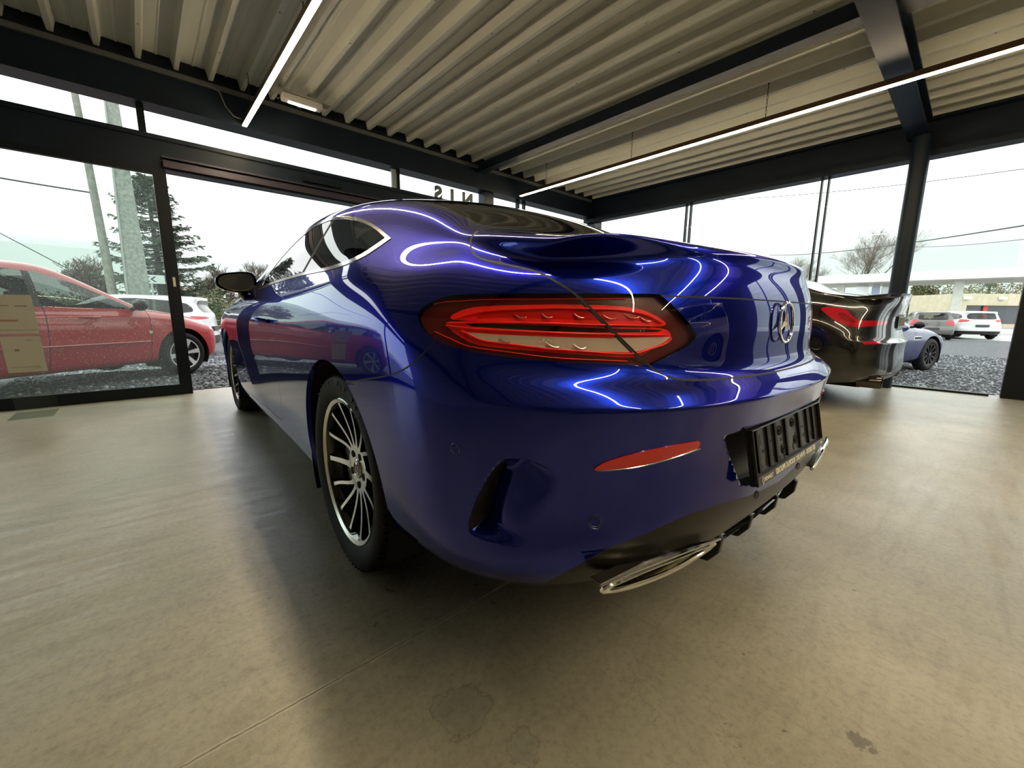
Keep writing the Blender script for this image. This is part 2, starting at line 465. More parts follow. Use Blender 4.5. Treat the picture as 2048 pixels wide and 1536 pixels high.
def arch_cut(sk, cx, cz, r, y0=.55):
    d = np.hypot(sk.P[:, 0]-cx, sk.P[:, 2]-cz)-r
    d = np.where(sk.P[:, 1] > y0, d, 1.)
    sk.cut(d, 'hole'); sk.drop('hole')
def arch_lip(sk, cx, cz, r, mats, parent, depth=.016, y0=.55, mirror_both=True):
    """rolled edge round a wheel opening, built from the skin's own rim"""
    ec = {}
    for f in sk.F:
        for a, b in zip(f, f[1:]+f[:1]): ec[(a, b)] = 1
    rim = [(a, b) for (a, b) in ec if (b, a) not in ec and abs(math.hypot(sk.P[a][0]-cx, sk.P[a][2]-cz)-r) < .004 and abs(math.hypot(sk.P[b][0]-cx, sk.P[b][2]-cz)-r) < .004 and sk.P[a][1] > y0]
    for sgn, nm in ((1, 'wheel_arch_lip'), (-1, 'wheel_arch_lip')):
        m = MB()
        for a, b in rim:
            pa, pb = sk.P[a], sk.P[b]; q = []
            for p, dy, dr in ((pa,0,0),(pb,0,0),(pb,depth,-.004),(pa,depth,-.004)):
                ux, uz = (p[0]-cx)/r, (p[2]-cz)/r
                q.append((p[0]+ux*dr, (p[1]-dy)*sgn, p[2]+uz*dr))
            m.add(q, [(0,1,2,3)])
        o = m.build(nm, mats, parent, smooth=False)
        for p in o.data.polygons: p.use_smooth = True
def wheel_well(cx, cz, r, y0, y1, parent, sgn=1):
    m = MB(); n = 24
    a0, a1 = math.radians(-28), math.radians(208)
    for j in range(n):
        t0 = a0+(a1-a0)*j/n; t1 = a0+(a1-a0)*(j+1)/n
        q = [(cx+r*math.cos(t), y*sgn, cz+r*math.sin(t)) for t in (t0, t1) for y in (y0, y1)]
        m.add(q, [(0,1,3,2)])
        m.add([(cx+r*math.cos(t0), y1*sgn, cz+r*math.sin(t0)), (cx+r*math.cos(t1), y1*sgn, cz+r*math.sin(t1)), (cx, y1*sgn, cz)], [(0,1,2)])
    return m.build('wheel_housing', MATS['matte_black'], parent, smooth=True)

def tyre(R, rw, wid, parent, letters=False):
    """R outer radius, rw rim radius, wid width; axis along y, outer side at +y; local origin at wheel centre"""
    h = wid/2; m = MB()
    prof = [(rw-.004, h-.028), (rw+.004, h-.014), (rw+.012, h-.010), (rw+(R-rw)*.35, h-.001), (rw+(R-rw)*.6, h), (rw+(R-rw)*.8, h-.006), (R-.012, h-.018), (R-.004, h-.030), (R, h-.05)]
    gr = []
    for g in (-.6, -.2, .2, .6):
        y = g*(h-.045); gr.append(y)
    tread = []
    for y in sorted(gr, reverse=True): tread += [(R+.001, y+.0055), (R-.007, y+.004), (R-.007, y-.004), (R+.001, y-.0055)]
    prof = prof+tread+[(r_, -y_) for r_, y_ in reversed(prof)]
    m.lathe(prof, axis=1, n=96)
    o = m.build('tire', MATS['tyre_rubber'], parent, smooth=True, sharp=50)
    b = MB()
    for j in range(72):                     # sipes across the shoulder
        a = 2*PI*j/72; ca, sa = math.cos(a), math.sin(a)
        c = np.array([0, h-.034, 0])+np.array([sa, 0, ca])*(R-.0072)
        t = np.array([ca, 0, -sa]); nrm = np.array([sa, 0, ca])
        b.obox(c, t*.0022+np.array([0,.0,0]), np.array([0,.026,0])-nrm*.004, nrm*.0036, 0)
    b.build('tread_sipes', MATS['matte_black'], o)
    return o
silver_face = mat('machined_alloy', (.78,.76,.72), .24, 1.)
def rim_multispoke(R, wid, parent):
    """black alloy with machined slim spokes; face plane towards +y"""
    h = wid/2
    fy = h-.018                             # face plane
    m = MB()
    m.lathe([(R+.004, h-.016), (R-.002, h-.012), (R-.012, h-.020), (R-.020, h-.05), (R-.045, -h+.06), (R-.03, -h+.02), (R, -h+.01)], n=96)
    rimo = m.build('rim_barrel', glossblack, parent, smooth=True, sharp=40)
    m = MB(); m.lathe([(R-.0005, h-.0135), (R-.001, h-.0115), (R-.0125, h-.0175), (R-.0135, h-.0200)], n=128)
    m.build('machined_rim_edge', silver_face, rimo, smooth=True)
    def bend(r):                            # the face dishes towards the hub
        t = (R-r)/(R-.06); return fy-.004-.030*math.sin(min(1, t)*PI/2)
    sp = MB(); fc = MB()
    for k in range(14):
            th = 2*PI*k/14; up_ = math.sin(th)            # angle from the horizontal axis
            if k in (0, 7): thin = th; w0, w1 = .011, .0075
            else:
                ax = PI/2 if k < 7 else 3*PI/2
                thin = ax+(th-ax)*.60; w0, w1 = .0070, .0058
            n = 14; rows = []
            for i in range(n+1):
                t = i/n; r = .066+(R-.012-.066)*t
                a = PI/2-(thin+(th-thin)*(1-(1-t)**2.2))
                wd = w0+(w1-w0)*t + .005*(max(0, t-.88)/.12)**2 + .007*(max(0, .15-t)/.15)
                y = bend(r); er = np.array([math.sin(a), 0, math.cos(a)]); et = np.array([math.cos(a), 0, -math.sin(a)])
                rows.append((er*r-et*wd+np.array([0,y,0]), er*r+et*wd+np.array([0,y,0]), er*r+et*(wd+.004)+np.array([0,y-.032,0]), er*r-et*(wd+.004)+np.array([0,y-.032,0])))
            vs = [p for q in rows for p in q]; fs = []; ff = []
            for i in range(n):
                o_ = 4*i
                for a_, b_ in ((1,2),(2,3),(3,0)): fs.append((o_+a_, o_+b_, o_+4+b_, o_+4+a_))
                ff.append((o_, o_+1, o_+5, o_+4))
            sp.add(vs, fs); fc.add(vs, ff)
    # hub disc with five bolt holes
    sp.lathe([(.070, fy-.034), (.070, fy-.06), (.03, fy-.06)], n=48)
    s1 = sp.build('spoke_body', glossblack, parent, smooth=True, sharp=40)
    hub = MB(); nseg = 60; rr0, rr1 = .034, .076
    P2 = []
    for j in range(nseg):
        a = 2*PI*j/nseg
        P2.append((rr0*math.sin(a), rr0*math.cos(a)))
    # hub face as ring, dark discs laid over for the shade in the bolt recesses
    hub.lathe([(.080, fy-.0345), (.076, fy-.0335), (.05, fy-.036), (.034, fy-.037), (.033, fy-.046)], n=60)
    fc.v = fc.v; s2 = fc.build('machined_spoke_face', silver_face, s1, smooth=False)
    hb = hub.build('hub_face', silver_face, parent, smooth=True)
    for k in range(5):
        bo = MB(); a = 2*PI*(k+.5)/5; c = (.056*math.sin(a), fy-.033, .056*math.cos(a))
        bo.lathe([(.0125, 0), (.0125, -.001), (.0, -.001)], c=c, n=20)
        bo.build('wheel_bolt', matteblk, hb)
    cp = MB(); cp.lathe([(.033, fy-.038), (.0325, fy-.034), (.030, fy-.0315), (.0, fy-.0305)], n=40)
    cap = cp.build('hub_cap', darkchrome, parent, smooth=True)
    st = MB()
    for k in range(3):
        a = 2*PI*k/3; st.tube([(0, fy-.0295, 0), (.021*math.sin(a), fy-.0295, .021*math.cos(a))], [.0032, .0008], 6)
    st.tube([(.022*math.sin(2*PI*j/32), fy-.0298, .022*math.cos(2*PI*j/32)) for j in range(32)], .0014, 6, closed=True)
    st.build('star_emblem', chrome, cap)
    return rimo
def brake(parent, wid):
    m = MB(); h = wid/2
    m.lathe([(.03, h-.10), (.165, h-.10), (.165, h-.125), (.03, h-.125)], n=48)
    m.build('brake_disc', mat('brake_steel', (.25,.24,.22), .35, 1.), parent, smooth=True)
    c = MB()
    vs = []
    for y in (h-.075, h-.15):
        for r in (.10, .185):
            for a in np.linspace(math.radians(-35), math.radians(35), 7): vs.append((r*math.cos(a), y, r*math.sin(a)))
    fs = []
    for i in range(6):
        fs += [(i, i+1, 8+i, 7+i), (14+i, 21+i, 22+i, 15+i), (7+i, 8+i, 22+i, 21+i), (i, 14+i, 15+i, i+1)]
    fs += [(0,7,21,14), (6,20,27,13)]
    c.add(vs, fs); c.build('brake_caliper', mat('caliper_grey', (.22,.22,.22), .4, .6), parent)
def make_wheel(parent, x, y, z, side, R=.331, rw=.2415, wid=.255, rot=0., style='multi'):
    e = empty('wheel', (x, y, z), 0, parent=parent)
    e.rotation_euler = (0, rot, 0) if side > 0 else (0, rot, PI)
    t = tyre(R, rw, wid, e)
    rim_multispoke(rw, wid, e); brake(e, wid)
    return e

def text_mesh(txt, size, name, m, parent, M4, extrude=.0006, bold=0., align='CENTER'):
    """flat raised lettering turned into an ordinary mesh"""
    cu = bpy.data.curves.new('t', 'FONT'); cu.body = txt; cu.size = size; cu.extrude = extrude; cu.align_x = align; cu.align_y = 'CENTER'; cu.offset = bold
    o = bpy.data.objects.new('t', cu); COL.objects.link(o)
    dg = bpy.context.evaluated_depsgraph_get(); me = bpy.data.meshes.new_from_object(o.evaluated_get(dg)); bpy.data.objects.remove(o); bpy.data.curves.remove(cu)
    me.name = name; me.materials.clear(); me.materials.append(m); me.transform(M4)
    ob = bpy.data.objects.new(name, me); COL.objects.link(ob); ob.parent = parent
    return ob
def frame4(o, x, y):
    """matrix whose local x, y axes are the given directions and origin o"""
    x = Vector(x).normalized(); y = Vector(y).normalized(); z = x.cross(y).normalized(); y = z.cross(x)
    M = Matrix.Identity(4)
    for i in range(3): M[i][0], M[i][1], M[i][2], M[i][3] = x[i], y[i], z[i], o[i]
    return M
LAMP = [(834.6,629),(846,612.7),(881.5,593.7),(916.7,588.7),(995.8,587),(1151,585.8),(1318,587.8,1),(1356,618.6),(1388.4,659.6),(1395,673),(1376.7,693.3),(1300.5,730,1),(1277,730.8),(1113,724),(995.8,712.4),(916.7,697.7),(872.7,681.6),(849.3,662.6),(837.6,645)]
WIN = [(782.4,477.2,1),(751.6,450.8),(722,436.8),(684.2,431.2),(652,437.6),(616.8,456.7),(581.7,489),(546.5,530),(514,579.7,1),(540.6,569.5),(605,550.4),(669.6,538.7),(722.3,518.2),(757.5,494.8)]
LIDSEAM = [(955,462,1),(943,472),(940,488),(945,505),(958,517),(1000,526),(1066,540.5),(1090,550),(1151,586),(1209.7,645),(1277,712),(1310,741),(1340.6,755.3),(1378,761),(1434,758.8),(1504.7,751.8),(1575,738.9),(1604,727),(1640,700)]
BUMPSEAM = [(690,765),(722,760),(760,754.5),(789.7,748),(812,737),(833.6,720.4),(853,700),(871,681)]

def build_blue():
    root = empty('coupe', (0,0,0), YAWR, 'glossy dark blue two-door coupe with black multispoke wheels parked on the concrete floor', 'car')
    blue = noise_paint()
    sk = car_skin(BLUE, levels=4, iters=3)
    P = sk.P
    # wheel openings
    arch_cut(sk, 0, .335, .368); arch_cut(sk, 2.84, .335, .368)
    def px(): 
        q, z = carframe_px(sk.P); return q, z
    rearside = lambda x0: (lambda t, fi: C[fi][0] < x0)
    # --- tail lamp
    q, z = px(); f = sdf_poly(q, smooth_poly(LAMP, 2)); f = np.where(sk.P[:, 0] < -.2, f*z/F_PX, 1.)
    sk.cut(f, 'lamp')
    # --- side windows
    q, z = px(); W = smooth_poly(WIN, 2); f = sdf_poly(q, W)*z/F_PX; f = np.where(sk.P[:, 2] > .9, f, 1.)
    sk.cut(f, 'wtrim', lambda t, fi: t == 'body')
    q, z = px(); f = (sdf_poly(q, W)*z/F_PX+.011); sk.cut(f, 'window', lambda t, fi: t == 'wtrim')
    # --- windscreen, rear window and roof glass are drawn from above
    def top_cut(poly, tagn, wd=0., sub=None):
        pts = smooth_poly(poly, 2); X = sk.P[:, [0, 1]]; f = sdf_poly(X, pts)+wd
        f = np.where(sk.P[:, 2] > .93, f, 1.)
        sk.cut(f, tagn, (lambda t, fi: t == 'body') if sub is None else (lambda t, fi: t == sub))
    RG = [(-.405,-.1,1),(-.405,.0,1),(-.40,.30),(-.375,.52),(-.345,.575),(-.29,.57),(-.05,.545),(.25,.525),(.50,.505),(.545,.48),(.58,.30),(.595,0,1),(.595,-.1,1)]
    top_cut(RG, 'frit'); top_cut(RG, 'rearglass', .018, 'frit')
    WS = [(1.55,-.1,1),(1.55,0,1),(1.56,.3),(1.60,.50),(1.63,.545),(1.75,.56),(2.1,.62),(2.35,.665),(2.45,.64),(2.52,.3),(2.54,0,1),(2.54,-.1,1)]
    top_cut(WS, 'windscreen')
    # --- bumper, lid, seams (widths in metres)
    C = sk.cent()
    for (line, wd, cond, nm) in ((LIDSEAM, .0022, None, 'seam'), (BUMPSEAM, .0018, None, 'seam')):
        pl = smooth_poly(line, 2, closed=False)
        for wv in (1, -1):
            q, z = px(); d, al = sdf_open(q, pl); s_ = d*z/F_PX
            if wv == 1: strip_f = s_
            C = sk.cent(); okv = (sk.P[:, 0] < -.1)
            near = np.array([okv[list(fc)].all() and np.abs(s_[list(fc)]).min() < .03 and .0005 < al[list(fc)].mean() < .9995 for fc in sk.F])
            fld = s_-wd*wv
            sk.cut(np.where(okv, fld, 1.), 'x', lambda t, fi: near[fi] , inside=False)
        q, z = px(); d, al = sdf_open(q, pl); s_ = d*z/F_PX
        for i, fc in enumerate(sk.F):
            l = list(fc)
            if np.abs(s_[l]).max() < wd*1.05 and .0002 < al[l].mean() < .9998 and sk.P[l[0]][0] < -.1: sk.T[i] = 'lampseam' if sk.T[i] == 'lamp' else 'seam'
    # trunk lid region
    LID = list(smooth_poly(LIDSEAM, 2, closed=False))+[(1800,700),(1800,300),(1270,300),(900,380)]
    q, z = px(); f = sdf_poly(q, np.array(LID)); f = np.where(sk.P[:, 0] < -.15, f, 1.)
    sk.cut(f, 'lid', lambda t, fi: t == 'body')
    q, z = px(); f = sdf_poly(q, np.array(LID)); sk.cut(f, 'lamplid', lambda t, fi: t == 'lamp')
    # horizontal seam of the boot lid face
    for wv in (1, -1):
        g = sk.P[:, 2]-.888-wv*.0018; g = np.where(sk.P[:, 0] < -.8, g, 1.)
        sk.cut(g, 'x', lambda t, fi: t == 'lid', inside=False)
    for i, fc in enumerate(sk.F):
        if sk.T[i] == 'lid':
            l = list(fc)
            if np.abs(sk.P[l, 2]-.888).max() < .0020 and sk.P[l[0], 0] < -.8: sk.T[i] = 'seam'
    # rear bumper
    BM = list(smooth_poly(BUMPSEAM, 2, closed=False))+[(900,640),(1290,650)]+[tuple(p) for p in smooth_poly(LIDSEAM, 2, closed=False) if p[1] > 700]+[(1900,690),(1900,1400),(500,1400),(560,800)]
    q, z = px(); f = sdf_poly(q, np.array(BM)); f = np.where(sk.P[:, 0] < -.05, f, 1.)
    sk.cut(f, 'bumper', lambda t, fi: t == 'body')
    # diffuser
    DF = [(1090,1166),(1160,1128),(1207,1099),(1290,1068),(1378,1028),(1440,1008),(1506,989),(1560,962),(1646,908),(1760,850),(1800,1400),(1060,1400)]
    q, z = px(); f = sdf_poly(q, np.array(DF)); sk.cut(f, 'diffuser', lambda t, fi: t == 'bumper')
    # number plate recess
    PR = [(1449,872,1),(1497,858),(1630,812),(1720,775),(1720,860),(1519,968),(1482,971,1),(1456,905)]
    q, z = px(); f = sdf_poly(q, smooth_poly(PR, 1)); f = f*z/F_PX; f = np.where(sk.P[:, 0] < -.6, f, 1.)
    sk.cut(f, 'recess', lambda t, fi: t in ('bumper',))
    # vent in the bumper corner
    VT = [(1012,916),(1004,922.4),(984,942),(965,972),(947,1011),(936.5,1047.4,1),(938,1066),(952,1075),(991,1087),(1056,1100),(1110,1085),(1130,1000),(1110,940),(1050,918)]
    VTp = smooth_poly(VT, 2); q, z = px(); f = sdf_poly(q, VTp)*z/F_PX
    sk.cut(f, 'vent', lambda t, fi: t == 'bumper')
    q, z = px(); VM = np.array([(1010,920),(1002,936),(985,975),(967,1018),(956,1046),(946,1060),(930,1065),(920,1000),(990,905)])
    g = sdf_poly(q, VM); sk.cut(g, 'ventmesh', lambda t, fi: t == 'vent')
    RF = [(1187,938,1),(1202,926),(1264.6,906.8),(1330,893),(1400,880,1),(1395,896,1),(1342.7,917),(1290.6,930),(1212.5,942.5),(1192,942,1)]
    q, z = px(); sk.cut(sdf_poly(q, smooth_poly(RF, 1)), 'reflector', lambda t, fi: t == 'bumper')
    # displacements: vent pocket and plate recess
    inV = np.zeros(len(sk.P), bool); outV = np.zeros(len(sk.P), bool); inR = inV.copy(); outR = inV.copy()
    for fc, t in zip(sk.F, sk.T):
        l = list(fc)
        if t in ('vent', 'ventmesh'): inV[l] = True
        else: outV[l] = True
        if t == 'recess': inR[l] = True
        elif t != 'recess': outR[l] = True
    q, z = px()
    v = inV & ~outV
    sm = lambda t: np.clip(t, 0, 1)**2*(3-2*np.clip(t, 0, 1))
    dL = np.abs(sdf_open(q, np.array([(1012,916),(984,942),(965,972),(947,1011),(936.5,1047.4),(938,1066)], float))[0])
    dB = np.abs(sdf_open(q, np.array([(925,1066),(952,1078),(991,1090),(1056,1103),(1120,1103)], float))[0])
    dT = np.hypot(q[:, 0]-1012, q[:, 1]-916)
    dep = .046*sm(1-dL/120.)*sm(dB/30.)*sm(dT/38.)
    sk.P[v] -= sk.N[v]*dep[v][:, None]
    v = inR & ~outR
    sk.P[v, 0] += .028
    # refresh normals where the skin was pushed in
    acc = np.zeros_like(sk.P)
    for fc in sk.F:
        l = list(fc); n = np.cross(sk.P[l[1]]-sk.P[l[0]], sk.P[l[2]]-sk.P[l[0]])
        if len(l) > 3: n = n+np.cross(sk.P[l[2]]-sk.P[l[0]], sk.P[l[3]]-sk.P[l[0]])
        for j in l: acc[j] += n
    for m_ in (inV, inR):
        nn = acc[m_]/(np.linalg.norm(acc[m_], axis=1)[:, None]+1e-15); sk.N[m_] = nn
    # doors
    def door_field(): 
        X = sk.P[:, [0, 2]]
        D = np.array([(.86,1.02),(.86,.60),(.88,.42),(.97,.30),(2.30,.27),(2.36,.45),(2.33,.75),(2.28,1.05),(1.6,1.10),(1.0,1.08)], float)
        return sdf_poly(X, D)
    f = door_field(); f = np.where(sk.P[:, 1] > .6, f, 1.)
    sk.cut(f, 'door', lambda t, fi: t == 'body')
    for i, fc in enumerate(sk.F): pass
    f = door_field()+.004; sk.cut(f, 'door2', lambda t, fi: t == 'door')
    sk.T = ['seam' if t == 'door' else ('door' if t == 'door2' else t) for t in sk.T]
    # lower sill step
    sk.cut(np.where((sk.P[:, 0] > .2) & (sk.P[:, 0] < 2.6), sk.P[:, 2]-.255, 1.), 'sill', lambda t, fi: t == 'body')
    # bonnet
    HD = smooth_poly([(2.50,-.1,1),(2.50,.66),(2.9,.70),(3.3,.60),(3.46,.3),(3.48,-.1,1)], 1)
    f = sdf_poly(sk.P[:, [0, 1]], HD); f = np.where(sk.P[:, 2] > .8, f, 1.)
    sk.cut(f, 'hood', lambda t, fi: t == 'body')
    # B pillar split inside the side window
    for wv in (1, -1):
        q, z = px(); BP = np.array([(668,438),(640,484),(602,552)], float); d, al = sdf_open(q, BP); s_ = d*z/F_PX-.004*wv
        sk.cut(s_, 'x', lambda t, fi: t == 'window', inside=False)
    q, z = px(); d, al = sdf_open(q, BP)
    for i, fc in enumerate(sk.F):
        l = list(fc)
        if sk.T[i] == 'window': 
            m_ = (d*z/F_PX)[l].mean()
            if abs(m_) < .004: sk.T[i] = 'pillarseam'
            elif m_ > 0: sk.T[i] = 'window_a'
            else: sk.T[i] = 'window_b'
    # ---------------- parts
    dark_glass = tint_glass('car_window_glass', .10)
    dark_glass2 = tint_glass('rear_window_glass', .05)
    body = sk.part('body_shell', ['body', 'seam', 'pillarseam', 'frit'], [blue, gap, gap, glossblack], root, mirror=1)
    sk.part('sill_trim', ['sill'], [blue], root, mirror=1)
    lid = sk.part('trunk_lid', ['lid'], [blue], root, mirror=1)
    bump = sk.part('rear_bumper', ['bumper', 'vent', 'ventmesh', 'recess'], [blue, blue, matteblk, blackpl], root, mirror=1)
    sk.part('rear_diffuser', ['diffuser'], [mat('diffuser_plastic', (.011,.010,.009), .33)], bump, mirror=1)
    sk.part('hood', ['hood'], [blue], root, mirror=1)
    sk.part('windshield', ['windscreen'], [dark_glass], root, mirror=1)
    sk.part('rear_window', ['rearglass'], [dark_glass2], root, mirror=1)
    for mr in (0, -1):
        d = sk.part('door', ['door'], [blue], root, mirror=mr)
        for t_, nm in (('window_a', 'quarter_window'), ('window_b', 'door_window')): sk.part(nm, [t_], [dark_glass], root, mirror=mr)
        sk.part('window_trim', ['wtrim'], [darkchrome], root, mirror=mr, offset=.002, thick=.006)
        sg = 1 if mr == 0 else -1
        h = MB(); h.tube([(1.02,.882*sg,.80),(1.06,.915*sg,.805),(1.15,.922*sg,.806),(1.22,.915*sg,.805),(1.25,.885*sg,.80)], [.010,.014,.014,.014,.010], 10)
        h.build('door_handle', blue, d, smooth=True, sharp=80)
    # tail lamps
    build_lamp(sk, root)
    for sgn in (1, -1):
        wheel_well(0, .335, .372, .88, .55, root, sgn); wheel_well(2.84, .335, .372, .88, .55, root, sgn)
    arch_lip(sk, 0, .335, .368, blue, root); arch_lip(sk, 2.84, .335, .368, blue, root)
    # underside
    m = MB(); m.box(-.60, 3.4, -.55, .55, .21, .30); m.box(.42, 2.42, -.80, .80, .17, .30); m.box(-.80, -.38, -.56, .56, .29, .34)
    m.build('underbody', matteblk, root)
    for (x, y, sd, rt_) in ((0,.758,1,.08),(0,-.758,-1,.2),(2.84,.752,1,.25),(2.84,-.752,-1,.4)):
        make_wheel(root, x, y, .331, sd, rot=rt_, wid=.245)
    build_blue_details(root, sk, blue, bump, lid)
    return root, sk
def noise_paint():
    m = bpy.data.materials.new('metallic_blue_paint'); m.use_nodes = True; n = m.node_tree; b = n.nodes['Principled BSDF']
    b.inputs['Metallic'].default_value = .85; b.inputs['Roughness'].default_value = .24
    b.inputs['Specular Tint'].default_value = (.10,.13,.42,1)
    b.inputs['Coat Weight'].default_value = 1; b.inputs['Coat Roughness'].default_value = .0; b.inputs['Coat IOR'].default_value = 1.52
    b.inputs['Base Color'].default_value = (.008,.018,.26,1)
    t = n.nodes.new('ShaderNodeTexCoord'); v = n.nodes.new('ShaderNodeTexVoronoi'); v.inputs['Scale'].default_value = 1400
    r = n.nodes.new('ShaderNodeValToRGB'); r.color_ramp.elements[0].color = (.0025,.009,.17,1); r.color_ramp.elements[1].color = (.006,.024,.42,1)
    n.links.new(t.outputs['Object'], v.inputs['Vector']); n.links.new(v.outputs['Color'], r.inputs[0]); n.links.new(r.outputs[0], b.inputs['Base Color'])
    return m
def tint_glass(name, tr_):
    if name in MATS: return MATS[name]
    m = glass_mat(name, (tr_, tr_*1.05, tr_), 1.55)
    return m
def build_lamp(sk, root):
    lens = glass_mat('lamp_clear_lens', (1.,.93,.92), 1.5)
    red = mat('lamp_red', (.70,.008,.006), .30); dred = mat('lamp_dark_red', (.085,.004,.003), .3)
    blk = mat('lamp_black', (.012,.001,.001), .25, coat=1); clr = mat('lamp_silver', (.80,.76,.62), .30, .35)
    bright = mat('lamp_bright_red', (1.,.022,.014), .30)
    s2 = Skin(sk.P, sk.N, [f for f, t in zip(sk.F, sk.T) if t in ('lamp', 'lamplid', 'lampseam')], [t for t in sk.T if t in ('lamp', 'lamplid', 'lampseam')])
    base = [t for t in s2.T]
    for t0 in ('lamp', 'lamplid'):
        pass
    # inner reflector bands, read off as outlines
    def band(poly, newt, only):
        q, z = carframe_px(s2.P); f = sdf_poly(q, smooth_poly(poly, 2))
        s2.cut(f, newt, lambda t, fi: t in only)
    lens_o = {}
    for mr in (0, -1):
        lamp = empty('tail_lamp', (0,0,0), parent=root)
        s2.T = [t for t in s2.T]
        lens_o[mr] = lamp
        s2.part('lamp_lens', ['lamp', 'lamplid', 'lampseam'], [lens, lens, gap], lamp, mirror=mr)
    UP_ = [(884,632),(925,610),(975,605),(1100,603),(1240,607),(1290,615),(1325,632),(1345,648),(1330,653),(1240,650),(1100,644),(1000,638),(930,637)]
    MID = [(884,640),(900,637),(1000,641),(1120,648),(1250,653),(1340,655),(1352,668),(1348,682),(1310,700),(1280,716),(1240,714),(1120,704),(990,692),(940,683),(920,672),(895,655)]
    BLKB = [(922,640),(1000,643),(1100,648),(1200,655),(1330,658),(1340,664),(1200,664),(1100,660),(1000,653),(932,648)]
    CLR = [(922,659,1),(1000,666),(1100,671),(1200,676),(1352,674,1),(1330,690),(1285,702,1),(1262,705),(1150,700),(1040,688),(945,676)]
    band(UP_, 'up', ('lamp', 'lamplid')); band(MID, 'mid', ('lamp', 'lamplid')); band(BLKB, 'blk', ('mid', 'up')); band(CLR, 'clr', ('mid',))
    UI = [(935,634),(975,614),(1100,610),(1240,614),(1290,624),(1318,642),(1240,640),(1100,635),(1000,630)]
    band(UI, 'upin', ('up',))
    order = ['lamp', 'lamplid', 'lampseam', 'up', 'mid', 'blk', 'clr', 'upin']
    for mr in (0, -1):
        s2.part('lamp_housing', order, [dred, dred, gap, bright, bright, blk, clr, red], lens_o[mr], mirror=mr, offset=-.012)
    # ribs and bulb reflectors inside
    q, z = carframe_px(sk.P)
    idx = [i for f, t in zip(sk.F, sk.T) if t in ('lamp', 'lamplid') for i in f]; idx = np.array(sorted(set(idx)))
    qq = q[idx]
    def at_px(x, y, off):
        d = ((qq-[x, y])**2).sum(1); k = np.argsort(d)[:4]; wt = 1/(d[k]+1.); wt /= wt.sum()
        return (sk.P[idx[k]]*wt[:, None]).sum(0)+(sk.N[idx[k]]*wt[:, None]).sum(0)*off
    lines = [[(905,634),(960,618),(1100,612),(1240,616),(1300,628),(1335,648)], [(890,641),(1000,641),(1150,647),(1330,652)], [(888,648),(940,654),(1100,664),(1250,669),(1350,670)], [(920,659),(960,679),(1100,697),(1270,710),(1340,688),(1352,674)],[(860,600),(960,594),(1300,593)],[(865,660),(930,690),(1100,714),(1280,724)]]
    cups = [(1040,626),(1095,626),(1160,627),(1225,629),(1270,628),(1300,634),(1010,675),(1108,686),(1160,690)]
    for mr in (0, -1):
        sg = 1 if mr == 0 else -1; m = MB(); m2 = MB()
        for li, ln in enumerate(lines):
            pts = []
            for (a, b), (c, d) in zip(ln, ln[1:]):
                for t in np.linspace(0, 1, 8, endpoint=False): pts.append(at_px(a+(c-a)*t, b+(d-b)*t, -.009)*[1, sg, 1])
            for _ in range(3): pts = [pts[0]]+[(pts[i-1]+pts[i]*2+pts[i+1])/4 for i in range(1, len(pts)-1)]+[pts[-1]]
            m.tube(pts, .0022 if li < 4 else .0012, 6)
        m.build('light_guide', bright, lens_o[mr], smooth=True, sharp=80)
        for x, y in cups:
            pa = at_px(x-13, y-3, -.010)*[1, sg, 1]; pb = at_px(x+13, y+4, -.010)*[1, sg, 1]; pm = at_px(x, y+7, -.009)*[1, sg, 1]
            m2 = MB(); arc = [pa*(1-t)**2+2*t*(1-t)*(pm*2-(pa+pb)/2)+pb*t*t for t in np.linspace(0, 1, 9)]; m2.tube(arc, [.0003,.0012,.0017,.0019,.0019,.0018,.0015,.001,.0003], 6); m2.build('bulb_reflector', mat('lamp_cup', (.95,.42,.36), .12, 1.) if y < 655 else mat('lamp_cup_clear', (.95,.93,.85), .1, 1.), lens_o[mr], smooth=True, sharp=80)
